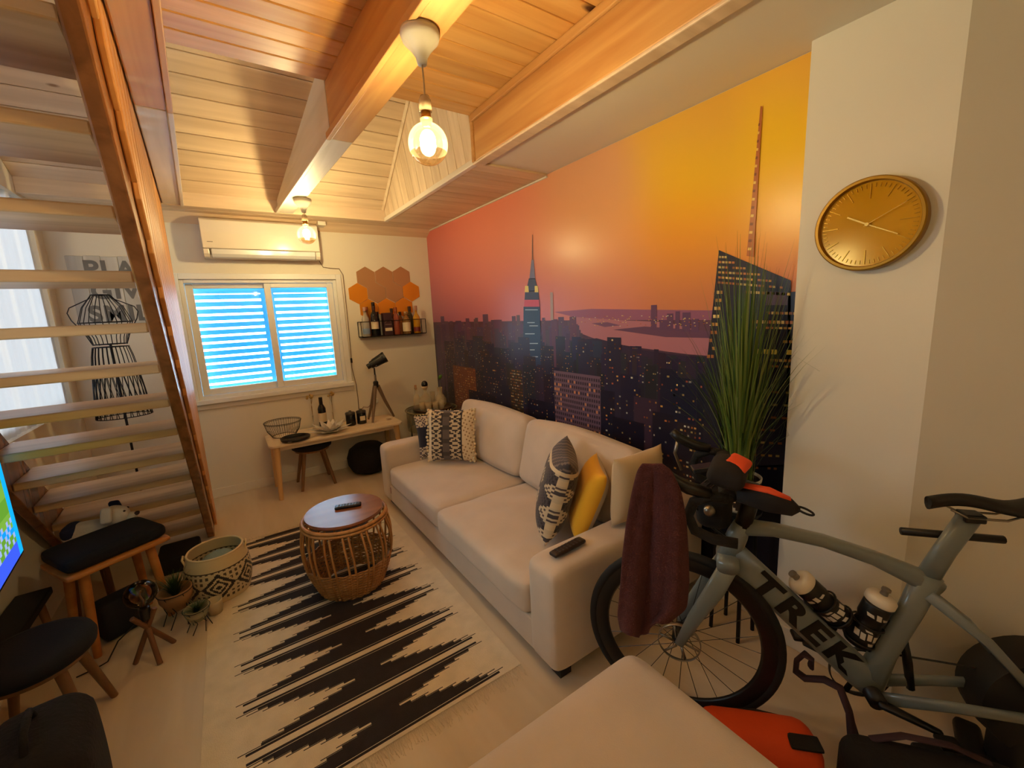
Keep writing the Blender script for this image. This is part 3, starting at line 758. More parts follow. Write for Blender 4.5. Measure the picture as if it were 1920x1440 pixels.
def bprof(r, h, sh_, nr, hn): return [(0, 0), (r * .95, 0), (r, .006), (r, sh_), (r * .8, sh_ + .02), (nr * 1.15, sh_ + .045), (nr, sh_ + .06), (nr, hn), (nr * 1.2, hn), (nr * 1.2, h), (0, h)]
paper = mat('label_cream', (214, 200, 170), .6); cap_dk = mat('cap_dark', (50, 26, 22), .4); cap_red = mat('cap_red', (110, 40, 30), .35)
GRP = 'bottles on the wire wall shelf'; ZB = SZ0 + .0005
def B(x, y, *a, **k): return bottle('bottle', a[0], (x, y, ZB), *a[1:], group=GRP, **k)
B(1.212, 4.465, 'clear bottle with pale blue label at the left end of the shelf', bprof(.037, .29, .18, .014, .26), glassm('glass_clear', (200, 196, 188), .45), (.262, .30, .017, mat('cap_pink', (186, 140, 120), .4)), (.03, .085, .0375, mat('label_blue', (120, 142, 176), .5)))
B(1.248, 4.523, 'amber bottle with copper cap behind the clear blue-label bottle', bprof(.030, .30, .19, .013, .28), glassm('glass_amber', (140, 74, 30), .8), (.27, .305, .016, mat('cap_copper', (150, 84, 50), .3, metal=.6)))
B(1.306, 4.47, 'dark wine bottle with cream label, tallest on the shelf', bprof(.038, .345, .21, .015, .31), glassm('glass_black', (24, 24, 26), .97), (.265, .348, .018, cap_dk), (.075, .155, .0385, paper))
B(1.350, 4.524, 'black square-shouldered bottle behind the tall dark wine bottle', bprof(.026, .245, .17, .018, .22), glassm('glass_black2', (30, 28, 34), .97), (.222, .25, .02, cap_dk))
t = thing('liquor_carton', 'dark purple liquor carton with silver emblem and cream label on the shelf', 'carton', (1.435, 4.472, ZB))
MB().box(-.045, .045, -.04, .04, 0, .235).build('carton_body', mat('carton_plum', (56, 34, 42), .4), t, bevel=.004)
MB().obox((0, -.0412, .062), (.075, .001, .032)).build('label_band', paper, t)
MB().obox((0, -.0412, .115), (.070, .001, .008)).build('silver_line', mat('foil', (150, 132, 128), .3, metal=.7), t)
mb = MB(); mb.tube([(.03 * math.cos(a), -.0412, .13 + .024 * math.sin(a)) for a in np.linspace(0, math.pi, 12)], .0025, 5); mb.build('emblem', MATS['foil'], t)
B(1.512, 4.525, 'brown bottle with dark cap behind the rose liqueur bottle', bprof(.024, .275, .18, .013, .25), glassm('glass_brown', (96, 52, 30), .85), (.235, .28, .016, cap_dk))
B(1.535, 4.465, 'rose liqueur bottle with copper cap in the middle of the shelf', bprof(.036, .285, .185, .014, .25), glassm('glass_rose', (150, 74, 52), .75), (.245, .288, .018, MATS['cap_copper']))
B(1.602, 4.525, 'small amber bottle half hidden left of the white-label bottle', bprof(.028, .235, .15, .012, .21), glassm('glass_amber2', (150, 86, 36), .8), (.205, .24, .015, cap_dk))
B(1.645, 4.465, 'squat whisky bottle with large white label and pale cap', bprof(.043, .235, .145, .017, .205), glassm('glass_whisky', (150, 110, 62), .7), (.205, .24, .019, mat('cap_tan', (196, 170, 132), .5)), (.03, .125, .0436, paper))
B(1.712, 4.525, 'green bottle with maroon cap between the white-label and yellow bottles', bprof(.031, .29, .19, .013, .26), glassm('glass_green', (60, 56, 30), .85), (.24, .295, .017, cap_dk))
B(1.762, 4.465, 'yellow liqueur bottle at the right end of the shelf', bprof(.038, .295, .17, .0135, .255), glassm('glass_yellow', (206, 150, 20), .7), (.25, .298, .017, mat('cap_mauve', (170, 120, 100), .4)), (.02, .07, .0386, cap_red))

# ================================================================== LOW TABLE AT THE WINDOW WALL
ash = wood('ash_veneer', (238, 222, 196), (222, 202, 170), axis=0, rough=.45, rnd=.02, grain=.7)
ash_leg = wood('ash_leg', (222, 186, 134), (204, 164, 110), axis=2, rough=.45, rnd=.02)
TB = (.775, 4.285); TZ = .505
tb = thing('low_table', 'low pale ash table against the window wall', 'table', (TB[0], TB[1], 0))
n_ = 10
mb = MB(); pts = []
for (cx, cy, a0) in ((.55, .17, 0), (-.55, .17, 90), (-.55, -.17, 180), (.55, -.17, 270)):
    for k in range(n_ + 1):
        a = R(a0 + 90 * k / n_); pts.append((cx + .045 * math.cos(a), cy + .065 * math.sin(a), TZ - .022))
mb.prism(pts, (0, 0, .022)).build('table_top', ash, tb, bevel=.004)
for sx in (-1, 1):
    for sy in (-1, 1):
        MB().tube([(sx * .535, sy * .175, TZ - .0225), (sx * .555, sy * .195, .001)], [.028, .017], 14).build('leg', ash_leg, tb, auto=50)
MB().box(-.52, .52, -.165, -.147, TZ - .07, TZ - .023).build('apron', ash, tb)
TT = TZ + .0005
# wire basket
wb = thing('wire_basket', 'black wire fruit basket on the low table', 'basket', (.335, 4.375, TT))
def ring(mb, r, z, rr=.0025, n=40): mb.tube([(r * math.cos(2 * math.pi * k / n), r * math.sin(2 * math.pi * k / n), z) for k in range(n)], rr, 5, closed=True)
mb = MB(); ring(mb, .155, .138, .003); ring(mb, .152, .128, .002); ring(mb, .098, .004, .003); mb.build('hoop', black_metal, wb, smooth=True)
mb = MB()
for k in range(44):
    a = 2 * math.pi * k / 44; c_, s_ = math.cos(a), math.sin(a)
    mb.tube([(.098 * c_, .098 * s_, .003), (.135 * c_, .135 * s_, .06), (.153 * c_, .153 * s_, .136)], .0013, 4)
mb.build('wire_mesh', black_metal, wb, smooth=True)['kind'] = 'stuff'
ty = thing('serving_tray', 'round black tray lying in front of the wire basket', 'tray', (.40, 4.135, TT))
MB().lathe([(0, .003), (.105, .003), (.118, .008), (.122, .030), (.116, .030), (.110, .014), (0, .010)], 40).build('dish', mat('black_gloss', (20, 20, 22), .25), ty, smooth=True)
MB().obox((-.06, -.113, .018), (.03, .004, .006), rotm(0, 0, -28)).build('size_sticker', mat('grey_print2', (110, 110, 104), .5), ty)
# dried flowers in glass stems
dry = mat('dried_flower', (176, 146, 86), .8); stem_m = mat('dried_stem', (150, 126, 84), .8)
clear = mat('clear_glass', (226, 222, 212), .05, alpha=.25, spec=.8)
def dried(x, y, h, lb, sd):
    rr = random.Random(sd); t = thing('dried_flower', lb, 'dried flower', (x, y, TT))
    MB().lathe([(0, 0), (.018, 0), (.018, .004), (.007, .02), (.006, .12), (.008, .13), (.0065, .13), (.005, .03), (0, .02)], 14).build('glass_vase', clear, t, smooth=True)
    mb = MB()
    for k in range(4): mb.tube([(0, 0, .02), (rr.uniform(-.004, .004), rr.uniform(-.004, .004), h * .7), (rr.uniform(-.02, .02), rr.uniform(-.02, .02), h - .015)], .0014, 4)
    mb.build('stem', stem_m, t)
    mb = MB()
    for k in range(9):
        a = rr.uniform(0, 6.28); r = rr.uniform(.006, .034); c = (r * math.cos(a), r * math.sin(a), h + rr.uniform(-.02, .02))
        mb.lathe([(0, -.012), (.009, -.008), (.013, .002), (.008, .009), (0, .006)], 8, c, rotm(rr.uniform(-40, 40), rr.uniform(-40, 40)))
    mb.build('flower_heads', dry, t, smooth=True)
dried(.605, 4.44, .315, 'dried flower in slim glass vase left of the wine bottle', 1); dried(.795, 4.47, .31, 'dried flower in slim glass vase right of the wine bottle', 2)
bottle('wine_bottle', 'dark wine bottle with cream label on the low table', (.69, 4.43, TT), bprof(.037, .30, .19, .0145, .275), glassm('glass_black', (24, 24, 26), .97), (.225, .303, .0175, mat('foil_black', (22, 20, 24), .3)), (.06, .15, .0375, paper))
# lotus candle holder
lt = thing('lotus_holder', 'silver lotus-shaped candle holder with open petals on the low table', 'candle holder', (.70, 4.18, TT))
silver = mat('silver_petal', (214, 208, 200), .4)
def petal(L_, wd, tilt, curl):
    vs = []; fs = []; nu, nv = 7, 5
    for i in range(nu):
        u = i / (nu - 1); wv_ = wd * math.sin(math.pi * (.12 + .88 * u) ** .8) * (1 if u < .98 else .05)
        for j in range(nv):
            v = j / (nv - 1) * 2 - 1
            x = .018 + L_ * u * math.cos(R(tilt)) ; z = .008 + L_ * u * math.sin(R(tilt)) + curl * u * u + .25 * wv_ * v * v
            vs.append((x, wv_ * v, z))
    for i in range(nu - 1):
        for j in range(nv - 1): fs.append((i * nv + j, (i + 1) * nv + j, (i + 1) * nv + j + 1, i * nv + j + 1))
    return vs, fs
for (cnt, L_, wd, tilt, off) in ((9, .185, .034, 9, 0), (8, .155, .033, 28, 20), (5, .105, .028, 56, 10)):
    p0_ = None
    for k in range(cnt):
        if p0_ is None:
            p0_ = MB().add(*petal(L_, wd, tilt, .012)).build('petal', silver, lt, smooth=True); o = p0_
            sm = o.modifiers.new('solid', 'SOLIDIFY'); sm.thickness = .002
        else:
            o = place(p0_, 'petal', lt); sm = o.modifiers.new('solid', 'SOLIDIFY'); sm.thickness = .002
        o.rotation_euler = (0, 0, R(off + 360 * k / cnt))
MB().lathe([(0, 0), (.03, 0), (.028, .02), (.02, .022), (.018, .012), (0, .012)], 16).build('cup', silver, lt, smooth=True)
# candle jars
jar_b = mat('jar_black', (24, 24, 26), .22)
def jar(x, y, lb, lab):
    t = thing('candle_jar', lb, 'candle jar', (x, y, TT))
    MB().lathe([(0, 0), (.044, 0), (.046, .006), (.046, .105), (.042, .112), (0, .112)], 26).build('jar_body', jar_b, t, smooth=True)
    MB().lathe([(.048, .113), (.048, .128), (.040, .134), (.012, .137), (.012, .15), (0, .151)], 26).build('lid', mat('jar_lid', (52, 48, 46), .3), t, smooth=True)
    if lab: MB().obox((.0, -.0455, .06), (.05, .004, .045)).build('label_band', paper, t)
jar(.925, 4.31, 'black candle jar next to the lotus holder', False); jar(1.03, 4.31, 'black candle jar with cream label near the tripod', True)
# spotting scope on wooden tripod
tp = thing('telescope', 'black telescope on a wooden tripod on the low table', 'telescope', (1.21, 4.32, TT))
leg_m = wood('tripod_wood', (128, 104, 84), (104, 82, 64), axis=2, rough=.4, rnd=.02)
for a, bx, by in ((0, -.095, -.085), (1, .16, .02), (2, -.085, .10)):
    MB().tube([(bx * .12, by * .12, .36), (bx * .5, by * .5, .19), (bx, by, .004)], [.019, .017, .011], 8).build('leg', leg_m, tp)
MB().lathe([(0, .345), (.026, .345), (.026, .40), (.016, .41), (0, .41)], 18).build('collar', mat('scope_black', (28, 28, 30), .35), tp, auto=40)
MB().tube([(0, 0, .405), (0, 0, .475)], .011, 12).build('column', mat('chrome', (170, 170, 170), .2, metal=1.0), tp)
MB().tube([(0, 0, .475), (0, 0, .545)], .008, 10).build('head', MATS['scope_black'], tp)
Rt = rotm(0, 64, -12)
MB().lathe([(0, -.095), (.026, -.095), (.028, -.06), (.038, -.055), (.040, -.025), (.046, -.025), (.054, .085), (.057, .087), (.057, .112), (.050, .112), (.048, .095), (0, .095)], 26, (.02, 0, .60), Rt).build('tube', MATS['scope_black'], tp, auto=35)
MB().tube([(.01, -.032, .57), (.01, -.05, .57)], .009, 12).build('knob', MATS['chrome'], tp)
# wall socket adapter, small glass dish
ad = thing('plug_adapter', 'white plug adapter with reddish cable on the window wall above the table', 'plug', (1.235, D, .672))
MB().obox((0, -.026, 0), (.07, .05, .05)).build('adapter_body', plaster_gloss, ad, bevel=.006)
MB().tube([(-.03, -.04, -.02), (-.08, -.05, -.055), (-.13, -.06, -.04), (-.17, -.06, -.09)], .003, 6).build('cable', mat('cord_red', (120, 52, 42), .5), ad, smooth=True)
gd = thing('glass_dish', 'small clear glass dish at the right end of the low table', 'glass dish', (1.285, 4.24, TT))
MB().lathe([(0, .003), (.028, .003), (.036, .03), (.033, .03), (.026, .007), (0, .007)], 20).build('bowl', clear, gd, smooth=True)
MB().lathe([(0, .008), (.02, .008), (.018, .016), (0, .018)], 12).build('tealight', mat('wax', (150, 110, 84), .6), gd, smooth=True)

# ================================================================== STOOLS (same kind, two places)
navy = mat('navy_fabric', (15, 16, 25), .9, bump=.2, bscale=220)
walnut = wood('walnut_leg', (136, 98, 62), (106, 74, 46), axis=2, rough=.45, rnd=.03)
def stool(label, loc, rz=0, h=.42):
    t = thing('round_stool', label, 'stool', loc, rz, 'round navy stools')
    MB().lathe([(0, h - .062), (.155, h - .062), (.172, h - .05), (.176, h - .028), (.168, h - .008), (.14, h), (0, h + .004)], 36).build('seat_cushion', navy, t, smooth=True)
    MB().lathe([(0, h - .078), (.150, h - .078), (.152, h - .063), (0, h - .063)], 36).build('seat_board', walnut, t, auto=40)
    for k in range(4):
        a = R(45 + 90 * k); c_, s_ = math.cos(a), math.sin(a)
        MB().tube([(.115 * c_, .115 * s_, h - .0785), (.205 * c_, .205 * s_, .001)], [.019, .013], 12).build('leg', walnut, t, auto=50)
    return t
sA = stool('navy round stool tucked under the low table', (.545, 4.315, 0))
sB = dup(sA, (-.745, 2.15, 0), 0, 'navy round stool in the left foreground below the television')
# black pouf
pf = MB().lathe([(0, 0.001), (.10, .001), (.165, .03), (.20, .10), (.205, .17), (.18, .245), (.12, .29), (0, .305)], 32).build('round_pouf', mat('black_knit', (16, 16, 19), .95, bump=.6, bscale=70), smooth=True)
pf.location = (1.05, 4.29, 0); tag(pf, 'round black pouf on the floor under the low table beside the sofa arm', 'pouf')

# ================================================================== GLASS DRUM TABLE WITH BAR TRAY
gt = thing('glass_side_table', 'round smoked glass side table in the corner behind the sofa', 'side table', (1.665, 4.02, 0))
smoke = mat('smoked_glass', (112, 112, 88), .10, alpha=.45, spec=.7)
RT = .26; HT = .60
MB().lathe([(RT - .006, HT - .20), (RT - .004, HT - .02), (RT, HT), (RT - .01, HT), (RT - .012, HT - .02), (RT - .012, HT - .20)], 48).build('glass_drum', smoke, gt, smooth=True)
MB().lathe([(0, HT - .022), (RT - .013, HT - .022), (RT - .013, HT - .012), (0, HT - .012)], 48).build('glass_top', smoke, gt)
mb = MB(); ring(mb, RT + .002, HT, .006, 48); mb.build('rim', mat('rim_brass', (140, 130, 90), .35, metal=.5), gt, smooth=True)
mb = MB(); ring(mb, RT - .02, .008, .007, 48); mb.build('base_ring', black_metal, gt, smooth=True)
for k in range(4):
    a = R(45 + 90 * k); MB().tube([((RT - .02) * math.cos(a), (RT - .02) * math.sin(a), .008), ((RT - .02) * math.cos(a), (RT - .02) * math.sin(a), HT - .023)], .007, 8).build('leg', black_metal, gt)
ZT = HT - .0115
bt = MB().lathe([(0, .002), (.195, .002), (.205, .008), (.206, .032), (.200, .032), (.198, .012), (0, .009)], 44).build('bar_tray', mat('tray_bronze', (66, 46, 28), .3, metal=.5), smooth=True)
bt.location = (1.68, 4.01, ZT); tag(bt, 'round dark bronze tray of glassware on the glass table', 'tray')
ZZ = ZT + .0125; crystal = mat('crystal', (222, 206, 170), .06, alpha=.35, spec=.9)
def bottle2(lb, x, y, prof, m, extra=None):
    t = thing('glassware', lb, 'glassware', (x, y, ZZ), 0, 'glassware on the bronze tray')
    MB().lathe(prof, 22).build('glass_body', m, t, smooth=True)
    if extra: extra(t)
bottle2('slim clear bottle with cork at the left of the bronze tray', 1.545, 4.10, [(0, 0), (.033, 0), (.034, .10), (.03, .13), (.013, .16), (.012, .21), (.015, .215), (.015, .225), (0, .225)], crystal,
        lambda t: MB().lathe([(0, .20), (.011, .20), (.012, .25), (0, .25)], 12).build('cork', mat('cork', (170, 128, 90), .8), t))
bottle2('round decanter with black and white ball stopper on the bronze tray', 1.645, 4.10, [(0, 0), (.055, 0), (.062, .04), (.058, .10), (.03, .14), (.016, .16), (.018, .185), (0, .185)], crystal,
        lambda t: (MB().lathe([(0, .225), (.030, .226), (.034, .245), (.028, .268), (.012, .282), (0, .283)], 20).build('stopper', mat('stopper_black', (18, 18, 20), .25), t, smooth=True), MB().lathe([(.018, .186), (.024, .20), (.033, .214), (.033, .2255), (0, .2255)], 20).build('stopper_band', mat('stopper_white', (214, 196, 160), .4), t, smooth=True)))
bottle2('round crystal carafe at the right of the bronze tray', 1.79, 4.05, [(0, 0), (.04, 0), (.06, .035), (.062, .075), (.04, .115), (.026, .13), (.026, .19), (.030, .20), (.026, .20), (.022, .13), (.035, .11), (.056, .075), (.054, .04), (0, .006)], crystal,
        lambda t: (MB().tube([(0, 0, .02), (.006, 0, .16), (.012, -.002, .30)], .002, 5).build('sprig_stem', mat('sprig', (58, 92, 36), .7), t), MB().lathe([(0, -.03), (.016, -.01), (.018, .012), (.006, .03), (0, .032)], 8, (.012, 0, .305), rotm(20, 30)).build('leaf', mat('leaf_green', (70, 116, 40), .6), t, smooth=True)))
for i, (x, y) in enumerate(((1.60, 3.93), (1.665, 3.905), (1.735, 3.915), (1.56, 3.995))):
    bottle2(('short crystal tumbler, front left on the bronze tray', 'short crystal tumbler, front middle on the bronze tray', 'short crystal tumbler, front right on the bronze tray', 'short crystal tumbler below the slim corked bottle on the tray')[i], x, y,
            [(0, 0), (.026, 0), (.030, .055), (.032, .085), (.0295, .085), (.027, .055), (.023, .008), (0, .008)], crystal)
bottle2('tall crystal highball glass behind the carafe on the tray', 1.74, 4.135, [(0, 0), (.024, 0), (.028, .15), (.0255, .15), (.022, .006), (0, .006)], crystal)
# ================================================================== SOFA
fab = mat('sofa_velvet', (206, 190, 172), .9, var=.06, vscale=5, bump=.12, bscale=260, sheen=.35)
fab2 = mat('sofa_velvet_side', (206, 190, 172), .9, var=.05, vscale=5, bump=.12, bscale=260, sheen=.35)
XF = .935
sf = thing('sofa', 'beige two-seat sofa with wide arms in front of the mural', 'sofa', (1.45, 2.31, 0))
SFO = Vector((-1.45, -2.31, 0))
def wr(p, amp=.006, s=9):
    return amp * math.sin(s * p.x * 1.7 + 2.2 * math.sin(s * .6 * p.y)) * math.cos(s * .8 * p.y + p.x * 3)
def sof(nm, x0, x1, y0, y1, z0, z1, r=.04, puff=(0, 0, 0), n=12, rot=None, fn=None, m=None):
    c = Vector(((x0 + x1) / 2, (y0 + y1) / 2, (z0 + z1) / 2)) + SFO
    return MB().rbox((x1 - x0, y1 - y0, z1 - z0), r, c, rot, n, puff, fn).build(nm, m or fab, sf, smooth=True, sub=1)
sof('base', XF + .015, 1.90, 1.20, 3.43, .05, .215, .02)
sof('armrest', XF, 1.86, 1.172, 1.368, .048, .525, .045)
sof('armrest', XF, 1.86, 3.262, 3.458, .048, .525, .045)
sof('back_frame', 1.72, 1.985, 1.176, 3.454, .052, .60, .05)
def seatfn(p):
    k = max(0, p.z) / .09
    return Vector((p.x, p.y, p.z + k * (.007 * math.sin(26 * p.x + 7 * p.y + 2 * math.sin(9 * p.y)) * (1 if p.y < 0 else .35))))
sof('seat_cushion', XF - .012, 1.66, 1.372, 2.318, .205, .372, .045, (0, 0, .028), 16, fn=lambda p: Vector((p.x, p.y, p.z + (max(0, p.z) / .085) * .006 * math.sin(30 * (p.y + .25 * p.x) + 2 * math.sin(7 * p.x)))))
sof('seat_cushion', XF + .004, 1.66, 2.324, 3.258, .205, .368, .045, (0, 0, .024), 16, fn=lambda p: Vector((p.x, p.y, p.z + (max(0, p.z) / .085) * .002 * math.sin(20 * p.y + 8 * p.x))))
rb = rotm(0, 17, 0)
for (ya, yb2, am) in ((1.374, 2.33, .010), (2.336, 3.30, .006)):
    c = Vector((1.685, (ya + yb2) / 2, .585)) + SFO
    MB().rbox((.19, yb2 - ya, .44), .06, c, rb, 14, (.035, 0, .012), lambda p: Vector((p.x - am * math.sin(14 * p.y + 9 * p.z) * .6 * (p.x < 0), p.y, p.z + (max(0, p.z) / .22) * am * math.sin(5.5 * p.y + 1)))).build('back_cushion', fab, sf, smooth=True, sub=1)
for x in (XF + .08, 1.85):
    for y in (1.24, 3.39): MB().box(x - .03, x + .03, y - .03, y + .03, .001, .052).build('foot', mat('black_foot', (20, 18, 18), .5), sf).location = SFO
MB().obox(Vector((XF + .006, 3.246, .17)) + SFO, (.003, .012, .05)).build('fabric_tag', mat('tag_mauve', (150, 110, 110), .7), sf)

# ================================================================== OTTOMAN
ot = thing('ottoman', 'large square beige ottoman in the foreground', 'ottoman', (.56, .405, 0))
MB().rbox((.88, .88, .20), .05, (0, 0, .325), None, 14, (0, 0, .012)).build('cushion', fab, ot, smooth=True, sub=1)
MB().rbox((.86, .86, .19), .025, (0, 0, .138), None, 8).build('base', fab2, ot, smooth=True, sub=1)
for sx in (-1, 1):
    for sy in (-1, 1): MB().box(sx * .38 - .03, sx * .38 + .03, sy * .38 - .03, sy * .38 + .03, .001, .045).build('foot', MATS['black_foot'], ot)

# ================================================================== CUSHIONS
def pillow(nm, label, size, thick, loc, rot, colf, n=30, rough=.9, bump=.15, extra=None):
    w_, h_ = size; mb = MB(); cl = []; vs = []; idx = {}
    for side in (1, -1):
        for i in range(n + 1):
            for j in range(n + 1):
                u, v = 2 * i / n - 1, 2 * j / n - 1; edge = i in (0, n) or j in (0, n)
                if edge and side == -1: idx[(side, i, j)] = idx[(1, i, j)]; continue
                t_ = thick / 2 * (max(0, (1 - u ** 4) * (1 - v ** 4))) ** .62
                pin = 1 - .07 * (1 - abs(v) ** 2) * abs(u) ** 2, 1 - .07 * (1 - abs(u) ** 2) * abs(v) ** 2
                idx[(side, i, j)] = len(vs); vs.append((w_ / 2 * u * pin[0], side * t_, h_ / 2 * v * pin[1]))
    fs = []
    for side in (1, -1):
        for i in range(n):
            for j in range(n):
                q = (idx[(side, i, j)], idx[(side, i + 1, j)], idx[(side, i + 1, j + 1)], idx[(side, i, j + 1)])
                fs.append(tuple(reversed(q)) if side == 1 else q); cl.append(lin(colf((2 * i + 1) / n - 1, (2 * j + 1) / n - 1, side)))
    mb.add(vs, fs)
    t = thing(nm, label, 'cushion', loc, rot=tuple(R(a) for a in rot))
    mb.build('cover', mat('cushion_print_%d' % int(rough * 100), (255, 255, 255), rough, attr=True, bump=bump, bscale=240, sheen=.2), t, smooth=True, colors=cl)
    if extra: extra(t)
    return t
CR = (216, 196, 160); DK = (52, 44, 46); NV = (38, 38, 54)
mat('tuft_cream', (222, 202, 164), .95)
def frac(x): return x - math.floor(x)
def c_boho(u, v, s):
    a = abs(u + .08)
    if u > .52: return CR if frac(v * 7 + u * 3) > .15 else (150, 120, 84)
    if u < -.80: return (226, 212, 182)
    if u > .44: return DK
    if -.30 < u < .02: return (94, 84, 78) if frac(v * 20) > .3 else (70, 62, 60)
    ph = frac(v * 5.5); k = abs(ph - .5) * 2; b = abs((u + .55) if u < -.3 else (u - .23)) / .26
    return (196, 178, 146) if abs(b - k * .75) < .26 else DK
def c_navy(u, v, s):
    if abs(v) > .46: return (196, 180, 156) if frac((u + v) * 9) > .45 or frac((u - v) * 9) > .7 else (90, 80, 84)
    k = abs(v) * 1.1
    return CR if abs(u + .25 - k) < .16 else NV
def tufts(t):
    mb = MB(); rr = random.Random(5)
    for x0 in (-.19, .155, .185):
        for k in range(16):
            z = -.20 + .40 * k / 15; mb.lathe([(0, -.012), (.010, -.006), (.012, .004), (0, .012)], 6, (x0 + rr.uniform(-.008, .008), -.018 + rr.uniform(-.01, .01), z), rotm(rr.uniform(0, 90), rr.uniform(0, 90)))
    mb.build('tufts', mat('tuft_cream', (222, 202, 164), .95), t, smooth=True)['kind'] = 'stuff'
def tassels(t):
    mb = MB(); rr = random.Random(9)
    for zz in (-.172, .172):
        for k in range(14):
            x = -.16 + .32 * k / 13; mb.tube([(x, 0, zz), (x + rr.uniform(-.006, .006), -.004, zz * 1.07)], [.005, .003], 5)
    mb.build('tassels', MATS['tuft_cream'], t, smooth=True)['kind'] = 'stuff'
pillow('throw_cushion', 'navy and cream zigzag cushion leaning on the far sofa arm', (.34, .35), .11, (1.345, 3.185, .575), (-10, 0, 0), c_navy, extra=tassels)
pillow('throw_cushion', 'grey and cream woven cushion with tufted edges at the far sofa end', (.40, .42), .13, (1.375, 2.95, .61), (-12, 0, -42), c_boho, 36, extra=tufts)
def c_ikat(u, v, s):
    g = (70, 64, 70)
    if v > .62: return CR if abs(v - .66) < .05 else (g if frac((u + v) * 5) > .3 else (120, 106, 100))
    if v < -.93: return CR
    q = frac(u * 1.0 + .5); ph = frac(v * 1.9 + .1); a, b = (q - .5) * 2, (ph - .5) * 2
    r = abs(a) * 1.05 + abs(b)
    if r < .22: return g
    if r < .42: return (206, 190, 160)
    if r < .56: return (84, 72, 72)
    if r < .78: return (202, 186, 156)
    if abs(abs(u) - 1) < .06: return CR
    return g if frac((abs(a) + b) * 4) > .35 else (44, 40, 48)
pillow('throw_cushion', 'charcoal and cream patterned cushion standing edge-on by the near sofa arm', (.44, .45), .17, (1.345, 1.635, .625), (17, 0, 50), c_ikat, 44)
pillow('throw_cushion', 'yellow-fronted cushion with grey-beige back by the near sofa arm', (.34, .38), .13, (1.442, 1.505, .59), (22, 0, 52), lambda u, v, s: ((236, 178, 40) if (s > 0 or abs(u) > .95) else (196, 180, 150)), 30, bump=.35)
pillow('throw_cushion', 'plain cream cushion half hidden behind the hanging towel', (.34, .34), .12, (1.545, 1.272, .70), (3, 0, 0), lambda u, v, s: (206, 184, 148), 20)

# ================================================================== REMOTES
def remote(label, loc, rot, size, m):
    t = thing('remote_control', label, 'remote', loc, rot=tuple(R(a) for a in rot))
    MB().rbox(size, size[2] * .45, (0, 0, size[2] / 2), None, 8).build('body', m, t, smooth=True)
    mb = MB()
    for i in range(7):
        for j in range(3): mb.lathe([(.0045, 0), (.0045, .0018), (0, .002)], 8, ((i - 3) * size[0] / 9, (j - 1) * size[1] / 3.6, size[2] - .0002))
    mb.build('buttons', mat('button_grey', (70, 70, 72), .5), t)
    return t
remote('dark brown remote control lying on the near sofa arm', (1.095, 1.268, .5335), (0, 0, 4), (.185, .046, .018), mat('remote_brown', (46, 34, 30), .35))

# ================================================================== RATTAN SIDE TABLE
rattan = wood('rattan_cane', (192, 140, 82), (158, 106, 56), axis=2, rough=.5, rnd=.05, grain=2)
rt = thing('rattan_table', 'round rattan drum table with wooden top on the rug', 'side table', (.435, 2.455, .006))
HR = .465; RR = .215
MB().lathe([(0, HR - .02), (RR - .004, HR - .02), (RR, HR - .012), (RR - .004, HR), (0, HR)], 56).build('table_top', wood('rattan_top', (150, 92, 56), (120, 68, 40), axis=0, rough=.22, rnd=0, grain=.6), rt, auto=40)
def rprof(z):
    t_ = z / (HR - .03); return .172 + .075 * math.sin(math.pi * min(1, .78 * t_)) ** 1.0 + .0 * t_
mb = MB()
for z, r_ in ((HR - .032, .011), (HR - .050, .008)): ring(mb, rprof(min(z, HR - .03)) + .005, z, r_, 48)
mb.build('rim', rattan, rt, smooth=True)
nr = 30; r0_ = None
for k in range(nr):
    if r0_ is None:
        r0_ = MB().tube([(rprof(z) * math.cos(.05 * math.sin(9 * z)), rprof(z) * math.sin(.05 * math.sin(9 * z)), z) for z in np.linspace(.008, HR - .04, 14)], .0062, 6).build('rib', rattan, rt, smooth=True); o = r0_
    else: o = place(r0_, 'rib', rt)
    o.rotation_euler = (0, 0, 2 * math.pi * (k + .25 * math.sin(k * 3.1)) / nr)
mb = MB()
for k in range(20):
    z = .010 + k * .0092
    mb.tube([((rprof(z) + .004 * (1 if (j + k) % 2 else -1)) * math.cos(2 * math.pi * j / 52), (rprof(z) + .004 * (1 if (j + k) % 2 else -1)) * math.sin(2 * math.pi * j / 52), z) for j in range(52)], .0048, 5, closed=True)
mb.build('woven_base', rattan, rt, smooth=True)
remote('slim black remote control on the rattan table', (.46, 2.47, .006 + HR + .0005), (0, 0, -18), (.145, .042, .016), mat('remote_black', (26, 26, 30), .3))

# ================================================================== RUG
rug_c = mat('rug_cream', (222, 208, 184), .95, var=.07, vscale=14, bump=.4, bscale=300); rug_d = mat('rug_dark', (42, 36, 40), .95, var=.2, vscale=20, bump=.4, bscale=300)
X0, X1, Y0, Y1 = -.278, .893, 1.372, 3.43
rg = thing('rug', 'cream flat-weave rug with dark stepped zigzag bands and fringe', 'rug', ((X0 + X1) / 2, (Y0 + Y1) / 2, 0))
GO = Vector((-(X0 + X1) / 2, -(Y0 + Y1) / 2, 0))
mb = MB(); mb.box(X0, X1, Y0, Y1, .0008, .0052)
mb.build('rug_body', rug_c, rg).location = GO
PER = .2475; PH = 1.622; cxm = .325; dk = MB()
def strip(xa, xb, ya, yb2):
    if xb - xa < .002 or yb2 <= Y0 or ya >= Y1: return
    dk.box(max(X0, xa), min(X1, xb), max(Y0, ya), min(Y1, yb2), .0052, .0056)
HW = [.468, .418, .362, .306, .250, .194, .138, .080]; hh = (PER / 2 - .014) / 8
